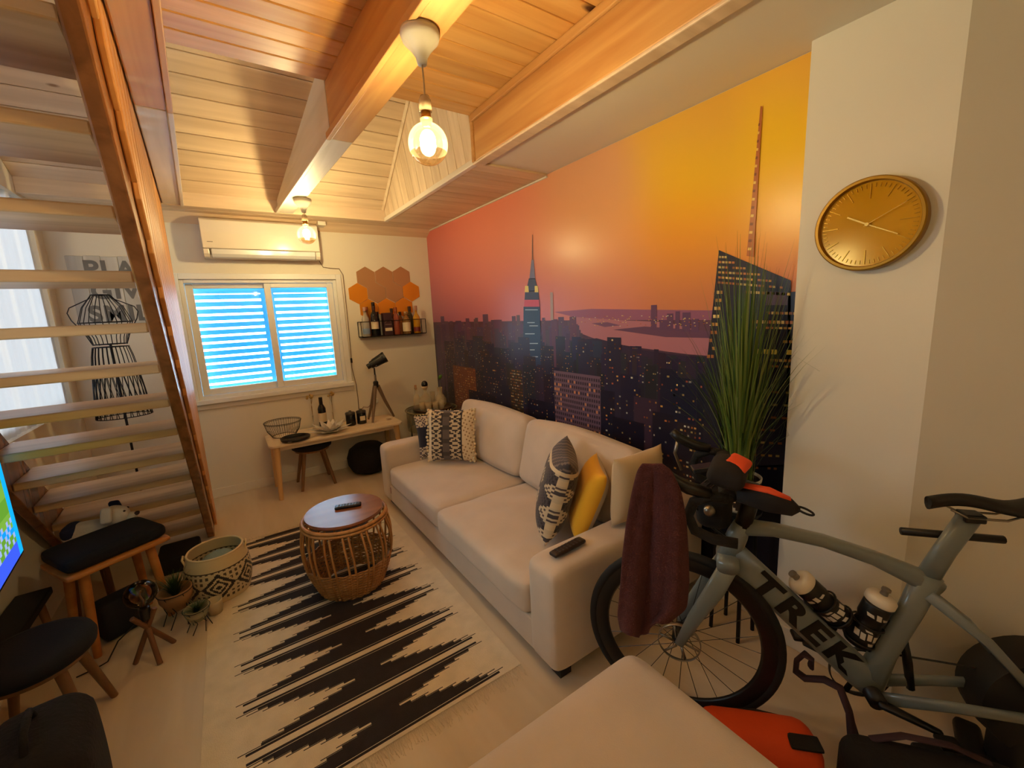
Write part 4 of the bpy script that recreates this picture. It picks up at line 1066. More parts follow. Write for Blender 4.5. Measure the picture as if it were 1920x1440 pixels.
for k in range(int((Y0 - PH) / PER) - 1, int((Y1 - PH) / PER) + 2):
    yc = PH + k * PER
    for s_ in (-1, 1):
        for i, half in enumerate(HW):
            ya = yc + s_ * (.014 + i * hh); yb2 = ya + s_ * hh; a, b = min(ya, yb2), max(ya, yb2); sh_ = .022 * s_ * (i > 1)
            if i == 0: strip(cxm - half, cxm + half, a, a + (b - a) * .8) if s_ > 0 else strip(cxm - half, cxm + half, b - (b - a) * .8, b)
            else:
                strip(cxm - half + sh_, cxm + half + sh_, a, b)
                th = hh * .22; yl = a if s_ > 0 else b
                yl = yl + s_ * th
                strip(cxm + half + sh_, cxm + half + sh_ + .075, yl - th * .6, yl + th * .6); strip(cxm - half + sh_ - .075, cxm - half + sh_, yl - th * .6, yl + th * .6)
dk.build('dark_pattern', rug_d, rg).location = GO
mb = MB(); rr = random.Random(11)
for yy, sgn in ((Y0, -1), (Y1, 1)):
    for k in range(230):
        x = X0 + (X1 - X0) * k / 229; l = rr.uniform(.03, .075); dx = rr.uniform(-.02, .02)
        mb.tube([(x, yy, .004), (x + dx * .5, yy + sgn * l * .5, .0045), (x + dx, yy + sgn * l, .002)], .0011, 4)
f_ = mb.build('fringe', rug_c, rg); f_.location = GO; f_['kind'] = 'stuff'

# ================================================================== STORAGE BASKET
bk = thing('storage_basket', 'round cream basket with dark geometric pattern beside the rug', 'basket', (-.215, 2.875, .006))
Hb = .265; mb = MB(); cl = []; nu, nv = 144, 48
def bk_r(z): return .138 + .028 * math.sin(math.pi * min(1, z / Hb * .9 + .1))
def bk_c(a, z):
    t_ = z / Hb
    if t_ > .76 or t_ < .06: return (212, 192, 150)
    if t_ > .73: return DK
    q = frac(a / (2 * math.pi) * 6); u, v = (q - .5) * 2, (t_ - .40) / .30
    r = abs(u) + abs(v)
    if r < .20 or .38 < r < .55 or .72 < r < .98: return (44, 38, 40)
    if r >= 1.15 and frac(u * 3) < .55 and frac(v * 3) < .6: return (80, 70, 62)
    return (204, 186, 150)
vs = []; fs = []
for j in range(nv + 1):
    z = Hb * j / nv
    for i in range(nu): a = 2 * math.pi * i / nu; vs.append((bk_r(z) * math.cos(a), bk_r(z) * math.sin(a), z))
for j in range(nv):
    for i in range(nu):
        fs.append((j * nu + i, j * nu + (i + 1) % nu, (j + 1) * nu + (i + 1) % nu, (j + 1) * nu + i)); cl.append(lin(bk_c(2 * math.pi * (i + .5) / nu, Hb * (j + .5) / nv)))
mb.add(vs, fs); mb.add([(0, 0, .003)] , [])
mb.f.append(tuple(range(nu - 1, -1, -1))); mb.mi.append(0); cl.append(lin((180, 160, 130)))
o = mb.build('woven_wall', mat('cushion_print_90', (255, 255, 255), .9, attr=True, bump=.3, bscale=240), bk, smooth=True, colors=cl)
sm = o.modifiers.new('solid', 'SOLIDIFY'); sm.thickness = .008; sm.offset = -1
mb = MB(); ring(mb, bk_r(Hb) - .003, Hb, .007, 48); mb.build('rolled_rim', mat('basket_rim', (214, 192, 150), .9), bk, smooth=True)
for s_ in (-1, 1):
    MB().tube([(s_ * (bk_r(Hb) + .002), -.035, Hb - .04), (s_ * (bk_r(Hb) + .014), -.025, Hb - .005), (s_ * (bk_r(Hb) + .014), .025, Hb - .005), (s_ * (bk_r(Hb) + .002), .035, Hb - .04)], .006, 6).build('handle', MATS['basket_rim'], bk, smooth=True)
bl = MB().rbox((.20, .19, .17), .05, (0, 0, .085), None, 8, (0, 0, .02), lambda p: Vector((p.x, p.y, p.z + .01 * math.sin(30 * p.x + 20 * p.y)))).build('folded_throw', mat('throw_teal', (126, 140, 132), .95, bump=.3, bscale=120), smooth=True)
bl.location = (-.212, 2.876, .045); tag(bl, 'grey-green folded throw inside the patterned basket', 'throw')
# ================================================================== BICYCLE
bike_g = mat('bike_paint', (116, 124, 123), .30, coat=.4, spec=.6); rubber = mat('tyre_rubber', (18, 17, 17), .75, bump=.1, bscale=90)
carbon = mat('carbon_black', (22, 21, 21), .38); steel = mat('brushed_steel', (150, 142, 130), .35, metal=.9); tape = mat('bar_tape', (20, 18, 17), .8, bump=.3, bscale=150)
BK = (1.612, .372, 0.0); BR = 129.4
bike = thing('bicycle', 'pale grey road bicycle leaning along the pier and splayed wall', 'bicycle', BK, BR)
ST = R(-8); PV = Vector((.50, 0, 0))
def S(p):
    p = Vector(p) - PV; c_, s_ = math.cos(ST), math.sin(ST); return Vector((p.x * c_ - p.y * s_, p.x * s_ + p.y * c_, p.z)) + PV
def Wp(p):   # bicycle-local -> world
    p = Vector(p); a = R(BR); return Vector((p.x * math.cos(a) - p.y * math.sin(a) + BK[0], p.x * math.sin(a) + p.y * math.cos(a) + BK[1], p.z))
LAT = (0, 1, 0)
MB().sweep([(.432, 0, .70), (.30, 0, .575), (.15, 0, .432), (.03, 0, .315), (-.01, 0, .275)], [.10, .098, .098, .10, .085], [.052, .052, .055, .06, .07], LAT).build('down_tube', bike_g, bike, smooth=True)
MB().sweep([(.40, 0, .795), (.30, 0, .795), (.16, 0, .772), (.02, 0, .730), (-.09, 0, .682), (-.15, 0, .640)], [.055, .044, .040, .045, .062, .065], [.05, .045, .042, .042, .04, .035], LAT).build('top_tube', bike_g, bike, smooth=True)
MB().sweep([(.396, 0, .805), (.408, 0, .765), (.442, 0, .655)], [.05, .065, .07], [.05, .05, .055], LAT).build('head_tube', bike_g, bike, smooth=True)
MB().sweep([(.005, 0, .262), (-.035, 0, .40), (-.09, 0, .56), (-.125, 0, .69)], [.09, .07, .068, .075], [.07, .045, .042, .042], LAT).build('seat_tube', bike_g, bike, smooth=True)
MB().sweep([(-.12, 0, .675), (-.155, 0, .775), (-.20, 0, .885)], [.062, .058, .06], [.034, .032, .030], LAT).build('seat_post', bike_g, bike, smooth=True)
for s_ in (-1, 1):
    MB().sweep([(-.12, s_ * .018, .635), (-.26, s_ * .045, .52), (-.425, s_ * .066, .325)], [.035, .028, .024], [.018, .016, .016], LAT).build('seat_stay', bike_g, bike, smooth=True)
    MB().sweep([(-.02, s_ * .035, .258), (-.20, s_ * .05, .285), (-.425, s_ * .066, .305)], [.045, .035, .03], [.022, .02, .02], LAT).build('chain_stay', bike_g, bike, smooth=True)
    pts = [S((.437, s_ * .040, .665)), S((.475, s_ * .056, .58)), S((.535, s_ * .060, .46)), S((.583, s_ * .062, .345))]
    lat = S((.45, 1, 0)) - S((.45, 0, 0))
    MB().sweep(pts, [.06, .062, .048, .03], [.024, .022, .020, .018], lat).build('fork_blade', bike_g, bike, smooth=True)
MB().sweep([S((.437, -.055, .675)), S((.437, .055, .675))], [.07, .07], [.05, .05], (0, 0, 1)).build('fork_crown', bike_g, bike, smooth=True)
def wheel(c, f, steer):
    par = thing if False else None
    tf = S if steer else Vector
    def pt(r, a, y=0): return tf((c[0] + r * math.cos(a), c[1] + y, c[2] + r * math.sin(a)))
    w_ = MB(); w_.tube([pt(.322, 2 * math.pi * k / 72) for k in range(72)], .0165, 10, closed=True)
    tyre = w_.build('tyre', rubber, bike, smooth=True)
    vs = []; fs = []; n = 72; prof = [(.312, -.012), (.300, -.013), (.270, -.010), (.262, 0), (.270, .010), (.300, .013), (.312, .012)]
    for k in range(n):
        for r_, y_ in prof: vs.append(pt(r_, 2 * math.pi * k / n, y_))
    m = len(prof)
    for k in range(n):
        for j in range(m - 1): fs.append((k * m + j, ((k + 1) % n) * m + j, ((k + 1) % n) * m + j + 1, k * m + j + 1))
    MB().add(vs, fs).build('rim', carbon, tyre, smooth=True)
    mb = MB()
    for k in range(24):
        a = 2 * math.pi * k / 24; b = a + (.55 if k % 2 else -.55); y_ = .028 if (k // 2) % 2 else -.028
        mb.tube([pt(.024, b, y_), pt(.266, a, 0)], .0013, 4)
    mb.build('spokes', carbon, tyre)['kind'] = 'stuff'
    MB().tube([pt(0, 0, -.05), pt(0, 0, -.03), pt(0, 0, .03), pt(0, 0, .05)], [.012, .026, .026, .012], 16).build('hub', carbon, tyre, smooth=True)
    mb = MB(); mb.tube([pt(.072, 2 * math.pi * k / 40, .046) for k in range(40)], .008, 6, closed=True, flat=.2)
    for k in range(6): mb.tube([pt(.018, k * 1.047, .046), pt(.068, k * 1.047 + .25, .046)], .005, 4)
    mb.build('brake_disc', steel, tyre, smooth=True)
wheel((.583, 0, .34), 0, True)
# cockpit
BZ = .985
MB().tube([(.394, 0, .80), (.362, 0, .935)], .026, 14).build('spacers', carbon, bike, smooth=True)
MB().sweep([S((.36, 0, .94)), S((.41, 0, .955)), S((.455, 0, BZ - .01))], [.04, .036, .036], [.036, .034, .036], LAT).build('stem', carbon, bike, smooth=True)
hb = [S((.455, y, BZ)) for y in np.linspace(-.205, .205, 9)]
bars = MB().tube(hb, .024, 12, flat=.55).build('handlebar', tape, bike, smooth=True)
for s_ in (-1, 1):
    dp = [(.455, .205, BZ), (.50, .212, BZ + .004), (.545, .213, BZ - .02), (.560, .214, BZ - .065), (.540, .215, BZ - .11), (.49, .216, BZ - .128), (.425, .217, BZ - .13)]
    MB().tube([S((x, s_ * y, z)) for x, y, z in dp], .0155, 10).build('drop', tape, bars, smooth=True)
    hd = [(.50, .212, BZ + .01), (.56, .213, BZ + .022), (.61, .213, BZ + .045), (.635, .213, BZ + .07)]
    MB().tube([S((x, s_ * y, z)) for x, y, z in hd], [.018, .020, .019, .016], 12).build('brake_hood', carbon, bars, smooth=True)
    MB().tube([S((.615, s_ * .215, BZ + .03)), S((.625, s_ * .22, BZ - .02)), S((.60, s_ * .222, BZ - .09))], [.007, .006, .005], 8).build('brake_lever', steel, bars, smooth=True)
for q in range(3):
    MB().tube([S((.47, .05 * (q - 1), BZ - .01)), S((.55, .05 * (q - 1) + .02, BZ - .09)), S((.50, .02 * (q - 1), .80)), (.43, .015 * (q - 1), .745)], .0035, 6).build('brake_hose', carbon, bike, smooth=True)
MB().obox(S((.515, 0, BZ + .012)), (.085, .052, .016), rotm(0, 10, 7)).build('cycle_computer', mat('screen_dark', (30, 34, 40), .15), bike, bevel=.004)
MB().rbox((.11, .15, .13), .04, S((.485, .0, .868)), rotm(0, 0, math.degrees(ST)), 8).build('handlebar_bag', mat('bag_soft_black', (18, 16, 15), .85), bike, smooth=True)
MB().lathe([(0, -.012), (.016, -.010), (.018, .004), (.010, .014), (0, .016)], 14, S((.50, .088, .885)), rotm(-90, 0, 0)).build('bell', steel, bike, smooth=True)
MB().obox(S((.545, .045, .90)), (.012, .03, .03)).build('headlight', mat('lamp_lens', (190, 196, 200), .1, metal=.6), bike, bevel=.004)
# saddle
vs = []; fs = []; nu, nv = 16, 12
for i in range(nu + 1):
    u = i / nu; x = -.10 - .27 * u; wd = .018 + .058 * (max(0, u - .18) / .82) ** 1.6; zt = .932 + .012 * math.sin(u * 6.0) + (.012 * u)
    for j in range(nv):
        a = 2 * math.pi * j / nv; y = wd * math.cos(a); z = zt + (.013 * math.sin(a) if math.sin(a) > 0 else .026 * math.sin(a) * (1 - .3 * u)) - .10 * (y / .08) ** 2 * .14
        vs.append((x, y, z))
for i in range(nu):
    for j in range(nv): fs.append((i * nv + j, i * nv + (j + 1) % nv, (i + 1) * nv + (j + 1) % nv, (i + 1) * nv + j))
fs += [tuple(range(nv)), tuple(nu * nv + j for j in range(nv - 1, -1, -1))]
MB().add(vs, fs).build('saddle', mat('saddle_black', (26, 22, 18), .6), bike, smooth=True)
for s_ in (-1, 1): MB().tube([(-.145, s_ * .022, .918), (-.185, s_ * .022, .896), (-.275, s_ * .022, .896), (-.315, s_ * .022, .916)], .0035, 6).build('saddle_rail', steel, bike, smooth=True)
MB().obox((-.205, 0, .892), (.05, .05, .024)).build('saddle_clamp', carbon, bike, bevel=.005)
MB().tube([(-.06, -.032, .812), (-.31, -.032, .812)], .012, 10).build('mini_pump', carbon, bike, smooth=True)
# drivetrain
mb = MB(); mb.tube([(.088 * math.cos(2 * math.pi * k / 48), -.052, .27 + .088 * math.sin(2 * math.pi * k / 48)) for k in range(48)], .010, 6, closed=True, flat=.25)
for k in range(4): mb.tube([(0, -.052, .27), (.085 * math.cos(k * 1.57 + .4), -.052, .27 + .085 * math.sin(k * 1.57 + .4))], .009, 5)
mb.build('chainring', carbon, bike, smooth=True)
for s_, a in ((1, 200), (-1, 20)):
    e = (.172 * math.cos(R(a)), s_ * .078, .27 + .172 * math.sin(R(a)))
    MB().tube([(0, s_ * .066, .27), e], [.020, .013], 10, flat=.6).build('crank_arm', carbon, bike, smooth=True)
    MB().obox((e[0], e[1] + s_ * .033, e[2]), (.055, .05, .016)).build('pedal', carbon, bike, bevel=.006)
MB().tube([(0, -.07, .27), (0, .07, .27)], .026, 18).build('bottom_bracket', carbon, bike, smooth=True)
MB().tube([(-.10, -.03, .44), (-.12, -.035, .35), (-.14, -.04, .25)], [.010, .014, .012], 8).build('front_derailleur', carbon, bike, smooth=True)
mb = MB(); mb.tube([(0, -.052, .358), (-.2, -.045, .362), (-.425, -.035, .365)], .004, 4); mb.tube([(0, -.052, .182), (-.2, -.05, .19), (-.42, -.04, .20)], .004, 4); mb.build('chain', carbon, bike)
MB().tube([(-.41, -.045, .29), (-.40, -.05, .24), (-.425, -.048, .19)], .014, 8).build('derailleur', carbon, bike, smooth=True)
# indoor trainer that carries the rear of the bicycle
tr_m = mat('trainer_black', (22, 20, 18), .6)
tn = thing('bike_trainer', 'black indoor trainer carrying the rear of the bicycle', 'trainer', tuple(Wp((-.425, 0, 0))), BR)
MB().lathe([(0, -.10), (.10, -.10), (.165, -.085), (.175, -.02), (.165, .035), (.11, .05), (0, .05)], 36, (-.03, -.02, .29), rotm(-90, 0, 0)).build('flywheel_housing', tr_m, tn, auto=35)
MB().rbox((.16, .11, .24), .03, (-.02, -.03, .145), None, 8).build('column', tr_m, tn, smooth=True)
for s_ in (-1, 1): MB().rbox((.07, .18, .045), .018, (.07, s_ * .10, .026), rotm(0, 0, s_ * 24), 8).build('foot', tr_m, tn, smooth=True)
MB().rbox((.36, .06, .05), .02, (.10, 0, .045), None, 8).build('rail', tr_m, tn, smooth=True)
MB().tube([(0, -.15, .315), (0, .10, .315)], .014, 14).build('axle', steel, tn, smooth=True)
# lettering on the down tube
ltm = text_mb('TREK', .105, .0006, 1.25, .0045)
dd = Vector((-.724, 0, -.69)).normalized(); uu = Vector((-.69, 0, .724)).normalized()
MR = Matrix(((dd.x, uu.x, 0), (0, 0, 1), (dd.z, uu.z, 0)))
base = Vector((.205, .0275, .487))
ltm.v = [tuple(base + dd * (v[0] * 1.42) + uu * (v[1] * .92) + Vector((0, v[2] + .0, 0))) for v in ltm.v]
mt_black = mat('decal_black', (12, 12, 13), .4)
lt_o = ltm.build('frame_lettering', mt_black, bike); lt_o['label'] = 'black lettering along the down tube'
sw = lt_o.modifiers.new('thick', 'SOLIDIFY'); sw.thickness = .0015
# bottle cages + bottles
d1 = Vector((.724, 0, .69)).normalized(); d2 = Vector((-.308, 0, .951)).normalized()
def cage(c, d, side):
    mb = MB(); a = Vector((0, 1, 0)); b = d.cross(a).normalized()
    for h in (.02, .085): mb.tube([Vector(c) + d * h + (a * math.cos(t_) + b * math.sin(t_)) * .0425 for t_ in np.linspace(0, 2 * math.pi, 25)[:-1]], .0035, 5, closed=True)
    mb.tube([Vector(c) - b * .041 * side + d * -.01, Vector(c) - b * .041 * side + d * .12], .008, 6); mb.build('bottle_cage', carbon, bike, smooth=True)
c1 = Vector((.082, 0, .494)); c2 = Vector((.043, 0, .420))
cage(c1, d1, 1); cage(c2, d2, -1)
def wbottle(label, c, d, up):
    z = d; x = Vector((0, 1, 0)); y = z.cross(x); Mx = Matrix((x, y, z)).transposed()
    a = R(BR); Mz = Matrix.Rotation(a, 3, 'Z'); Mw = (Mz @ Mx).to_4x4(); Mw.translation = Wp(c)
    t = thing('water_bottle', label, 'water bottle', (0, 0, 0)); t.matrix_world = Mw; t.location = Wp(c); t.rotation_euler = (Mz @ Mx).to_euler()
    MB().lathe([(0, 0), (.035, 0), (.0385, .006), (.0385, .075), (.035, .085), (.035, .098), (.0385, .108), (.0385, .150), (.036, .158), (0, .158)], 28).build('flask', mat('bottle_black', (20, 18, 18), .4), t, smooth=True)
    cp = MB().lathe([(.0375, .1585), (.041, .162), (.041, .180), (.033, .190), (.013, .192), (0, .192)], 28).build('screw_cap', mat('bottle_cap_white', (226, 216, 196), .4), t, smooth=True)
    MB().lathe([(.011, .192), (.010, .205), (.013, .207), (.012, .215), (0, .216)], 14).build('nozzle', mat('nozzle_grey', (120, 112, 100), .4), cp, smooth=True)
    # white print that wraps round the flask on the camera side
    mb = MB(); rr = random.Random(int(c.x * 1000))
    def patch(a0, a1, z0, z1, sk=0):
        n = 4; vs = []
        for k in range(n + 1):
            an = a0 + (a1 - a0) * k / n; vs += [(.0389 * math.cos(an + sk), .0389 * math.sin(an + sk), z0), (.0389 * math.cos(an), .0389 * math.sin(an), z1)]
        mb.add(vs, [(2 * k, 2 * k + 2, 2 * k + 3, 2 * k + 1) for k in range(n)])
    for (a0, a1, z0, z1) in ((-1.15, -.75, .040, .060), (-.65, -.30, .036, .058), (-.2, .15, .040, .062), (.3, .7, .036, .058), (.8, 1.2, .042, .062), (-.95, -.45, .118, .128), (-.3, .05, .116, .134), (.2, .65, .118, .126), (-.5, .0, .066, .072), (.1, .55, .020, .030)):
        patch(a0, a1, z0, z1, .12)
    mb.build('white_print', mat('print_white', (206, 198, 184), .5), t)['kind'] = 'stuff'
wbottle('black water bottle with white cap on the down tube of the bicycle', c1 + d1 * .004, d1, 0)
wbottle('black water bottle with white cap on the seat tube of the bicycle', c2 + d2 * .004, d2, 0)

# ================================================================== TOWEL, GLOVES
lw_ = (Wp(S((.5, 1, 0))) - Wp(S((.5, 0, 0)))).normalized()
hood = Wp(S((.612, .213, BZ + .06)))
def on_plane(px, py, off):
    d = Vector(CM @ np.array([(px - 960) / F_PX, 1, -(py - 720) / F_PX])); p0 = hood + lw_ * off; o_ = Vector((0, 0, CAM_H))
    return o_ + d * ((p0 - o_).dot(lw_) / d.dot(lw_))
rowsT = [(868, 1205, 1242), (885, 1196, 1258), (925, 1185, 1275), (980, 1174, 1284), (1040, 1166, 1288), (1100, 1162, 1290), (1150, 1158, 1286), (1180, 1166, 1250)]
tw_m = mat('towel_plum', (92, 48, 48), .98, var=.14, vscale=30, bump=.9, bscale=260)
vs = []; fs = []; NU = 25; NR = 34
for r_ in range(NR):
    t_ = r_ / (NR - 1) * (len(rowsT) - 1); i = min(int(t_), len(rowsT) - 2); f_ = t_ - i
    py, xa, xb = [rowsT[i][k] * (1 - f_) + rowsT[i + 1][k] * f_ for k in range(3)]
    for c_ in range(NU):
        u = c_ / (NU - 1); q = r_ / (NR - 1)
        off = .030 + .028 * q * math.sin(u * 9.5 + .8 * math.sin(q * 3)) + .012 * math.sin(u * 21 + q * 4) * q
        vs.append(on_plane(xa + (xb - xa) * u, py + 14 * q * math.sin(u * 5), off))
for r_ in range(NR - 1):
    for c_ in range(NU - 1): fs.append((r_ * NU + c_, r_ * NU + c_ + 1, (r_ + 1) * NU + c_ + 1, (r_ + 1) * NU + c_))
twl = thing('hand_towel', 'plum coloured towel hanging from the bicycle handlebar', 'towel', tuple(hood))
mb = MB(); mb.add([tuple(Vector(v) - hood) for v in vs], fs); o = mb.build('towel_cloth', tw_m, twl, smooth=True)
sm = o.modifiers.new('solid', 'SOLIDIFY'); sm.thickness = .010; o.modifiers.new('sub', 'SUBSURF').render_levels = 1
glove_k = mat('glove_black', (24, 20, 20), .85); glove_o = mat('glove_orange', (226, 82, 40), .75)
def hull_strip(pts, wd, th, name, m, parent):
    return MB().sweep(pts, wd, th, (0, 0, 1), 12).build(name, m, parent, smooth=True)
g1c = S((.43, -.04, BZ + .02)); g1 = Wp(g1c)
def px3(px, py, z): return at(px, py, 'z', z)
ga = thing('cycling_hat', 'black cycling hat with orange lining resting on the handlebar by the plant', 'hat', tuple(px3(1365, 890, 1.05)))
q0 = px3(1365, 890, 1.05)
MB().rbox((.125, .10, .045), .02, (0, 0, .01), rotm(8, -10, 20), 10, (0, 0, .02)).build('crown', glove_k, ga, smooth=True)
MB().rbox((.075, .06, .024), .010, (.018, -.018, .034), rotm(20, -4, 10), 8, (0, 0, .006)).build('lining', glove_o, ga, smooth=True)
p1_, p2_, p3_ = px3(1388, 925, 1.0), px3(1440, 940, 1.0), px3(1500, 955, .99)
gb = thing('cycling_gloves', 'black cycling gloves with orange tops on the stem of the bicycle', 'gloves', tuple(p2_))
MB().sweep([p1_ - p2_, Vector((0, 0, .002)), (p3_ - p2_) * .75, p3_ - p2_], [.05, .055, .04, .016], [.05, .06, .045, .012], (0, 0, 1), 12).build('glove_body', glove_k, gb, smooth=True)
MB().sweep([(p1_ - p2_) * 1.0 + Vector((0, 0, .026)), Vector((0, 0, .032)), (p3_ - p2_) * .7 + Vector((0, 0, .022))], [.03, .034, .02], [.012, .014, .010], (0, 0, 1), 10).build('glove_top', glove_o, gb, smooth=True)
c3 = p3_ - p2_; mb = MB(); mb.tube([c3 + Vector((.013 * math.cos(a), .02 * math.sin(a) - .012, .004 * math.sin(a))) for a in np.linspace(0, 2 * math.pi, 17)[:-1]], .003, 6, closed=True); mb.build('wrist_loop', glove_k, gb, smooth=True)

# ================================================================== TALL GRASS PLANT ON A STAND
PX, PY = 1.825, .935; PZ = .625
ps = thing('plant_stand', 'black plant stand between the sofa and the pier', 'plant stand', (PX, PY, 0))
MB().lathe([(0, PZ - .02), (.095, PZ - .02), (.10, PZ - .012), (.10, PZ - .001), (0, PZ - .001)], 28).build('stand_top', black_metal, ps, auto=40)
for k in range(4):
    a = R(45 + 90 * k); MB().tube([(.08 * math.cos(a), .08 * math.sin(a), PZ - .0205), (.092 * math.cos(a), .092 * math.sin(a), .001)], .009, 8).build('leg', black_metal, ps)
pl = thing('grass_plant', 'tall artificial grass in a black and white patterned pot', 'plant', (PX, PY, PZ))
mb = MB(); cl = []; nu, nv = 48, 12; vs = []; fs = []
for j in range(nv + 1):
    z = .15 * j / nv; r_ = .072 + .022 * (j / nv)
    for i in range(nu): a = 2 * math.pi * i / nu; vs.append((r_ * math.cos(a), r_ * math.sin(a), z + .0005))
for j in range(nv):
    for i in range(nu):
        fs.append((j * nu + i, j * nu + (i + 1) % nu, (j + 1) * nu + (i + 1) % nu, (j + 1) * nu + i)); q = frac(i / 8.0); t_ = j / nv
        c_ = (206, 196, 172)
        if t_ > .80 and t_ < .90: c_ = (70, 44, 30)
        elif t_ < .78 and abs(q - .5) * 2 + abs(frac(t_ * 2.2) - .5) * 2 < .95: c_ = (46, 40, 38)
        cl.append(lin(c_))
mb.add(vs, fs); mb.f.append(tuple(range(nu - 1, -1, -1))); mb.mi.append(0); cl.append(lin((150, 140, 120)))
o = mb.build('pot', mat('pot_print', (255, 255, 255), .5, attr=True), pl, smooth=True, colors=cl)
sm = o.modifiers.new('solid', 'SOLIDIFY'); sm.thickness = .006; sm.offset = -1
MB().lathe([(0, .125), (.085, .125), (.086, .128), (0, .132)], 24).build('soil', mat('soil', (48, 36, 24), .95), pl)
rr = random.Random(21); vs = []; fs = []; cl = []
for k in range(330):
    a = rr.uniform(0, 6.283); h = rr.uniform(.45, 1.0) * (1.0 if rr.random() < .75 else 1.14); sp_ = rr.uniform(.02, .27) * (1 - .45 * (h > .85)); b0_ = rr.uniform(.005, .06)
    if rr.random() < .07: sp_ = rr.uniform(.22, .36); h = rr.uniform(.35, .7)
    wv_ = rr.uniform(.0026, .0056); col_ = lin(rr.choice([(92, 116, 40), (74, 100, 34), (112, 128, 52), (64, 92, 40), (120, 132, 66)]))
    dx, dy = math.cos(a), math.sin(a); px_, py_ = -dy, dx; o_ = len(vs)
    for i in range(7):
        t_ = i / 6; r_ = b0_ + sp_ * t_ ** 1.7
        X = r_ * dx; Y = r_ * dy
        X = min(X, 1.985 - PX); Y = max(Y, .803 - PY) if PX + X > 1.90 else Y
        z = .13 + h * (t_ - .12 * t_ ** 3 * sp_ * 4); w2_ = wv_ * (1 - t_ ** 2 * .95)
        vs += [(X + px_ * w2_, Y + py_ * w2_, z), (X - px_ * w2_, Y - py_ * w2_, z)]
    for i in range(6): fs.append((o_ + 2 * i, o_ + 2 * i + 1, o_ + 2 * i + 3, o_ + 2 * i + 2)); cl.append(col_)
mb = MB(); mb.add(vs, fs); o = mb.build('grass_blades', mat('grass_print', (255, 255, 255), .55, attr=True), pl, colors=cl); o['kind'] = 'stuff'

# ================================================================== BAGS ON THE FLOOR AT THE RIGHT
og = thing('orange_bag', 'orange bag with black trim on the floor in front of the bicycle wheel', 'bag', (1.262, .548, 0), -46)
MB().rbox((.36, .17, .185), .06, (0, 0, .0935), None, 10, (0, 0, .012)).build('bag_body', mat('bag_orange', (216, 74, 22), .75, bump=.15, bscale=120), og, smooth=True)
MB().tube([(-.175, .045, .13), (-.10, .076, .150), (.02, .083, .158), (.11, .078, .150), (.175, .045, .13)], .005, 6).build('zip', glove_k, og, smooth=True)
MB().rbox((.09, .05, .012), .005, (.12, -.04, .190), None, 6).build('patch', glove_k, og, smooth=True)
bb = thing('black_backpack', 'black backpack with purple straps on the floor below the bicycle cranks', 'backpack', (1.492, .181, 0), -51)
MB().rbox((.44, .13, .25), .055, (0, 0, .1255), None, 12, (0, 0, .0)).build('pack_body', mat('pack_black', (20, 17, 17), .9, bump=.3, bscale=80), bb, smooth=True)
strap_m = mat('strap_purple', (58, 38, 44), .85)
def bbl(px, py, x): p = at(px, py, 'x', x); q = Matrix.Rotation(R(51), 3, 'Z') @ (p - Vector((1.492, .181, 0))); return q
MB().tube([bbl(*q, 1.49) for q in ((1520, 1250), (1522, 1236), (1508, 1226), (1494, 1238), (1492, 1258), (1510, 1272), (1545, 1274), (1575, 1290), (1592, 1335), (1600, 1380))] + [Vector((-.16, 0, .24))], .017, 8, flat=.5).build('strap', strap_m, bb, smooth=True)
MB().tube([(-.14, .03, .245), (-.06, .035, .275), (.05, .035, .275), (.14, .03, .245)], .012, 8, flat=.4).build('strap', strap_m, bb, smooth=True)
MB().obox((.04, -.068, .09), (.06, .012, .03)).build('buckle', mat('buckle_grey', (90, 84, 76), .5), bb, bevel=.003)
# ================================================================== LEFT SIDE: SIGN, DRESS FORM, PLUSH
sg = thing('wall_sign', 'whitewashed plank wall sign with grey words behind the stairs', 'sign', (-.615, D, 1.83))
pw = .098; plank_m = wood('sign_plank', (206, 204, 198), (184, 182, 176), axis=2, rough=.8, rnd=.06)
p0_ = MB().box(-pw / 2 + .001, pw / 2 - .001, -.016, -.001, -.285, .285).build('plank', plank_m, sg, bevel=.004)
for k in range(6):
    o = p0_ if k == 0 else place(p0_, 'plank', sg)
    o.location = ((k - 2.5) * pw, 0, .004 * (k % 2))
    if k: m_ = o.modifiers.new('bevel', 'BEVEL'); m_.width = .004; m_.segments = 2
sgt = mat('sign_letters', (112, 112, 112), .8)
for word, z in (('PLAY', .185), ('GIVE', .02), ('SMILE', -.155)):
    tm = text_mb(word, .168, .0006, 1.12, .006); tm.v = [(v[0], -.0168 - v[2], v[1] + z) for v in tm.v]
    o = tm.build('lettering', sgt, sg); o['label'] = 'grey painted word ' + word
# wire dress form
wire = mat('wire_black', (38, 38, 44), .5, metal=.4)
DF = (-.688, 4.13)
df = thing('dress_form', 'black wire dress form standing behind the stairs', 'dress form', (DF[0], DF[1], 0))
def er(rx, ry, z, rr_=.0035, n=36):
    mb = MB(); mb.tube([(rx * math.cos(2 * math.pi * k / n), ry * math.sin(2 * math.pi * k / n), z) for k in range(n)], rr_, 5, closed=True); return mb
for nm, rx, ry, z in (('neck_ring', .052, .045, 1.80), ('waist_ring', .092, .075, 1.455), ('waist_ring', .098, .08, 1.435), ('hem_ring', .158, .12, .925), ('chest_ring', .145, .095, 1.61)):
    er(rx, ry, z).build(nm, wire, df, smooth=True)
mb = MB()
outer = [(.05, 1.80), (.06, 1.775), (.17, 1.715), (.185, 1.68), (.172, 1.63), (.145, 1.58), (.115, 1.52), (.092, 1.455)]
for s_ in (-1, 1): mb.tube([(s_ * x, 0, z) for x, z in outer], .0035, 5)
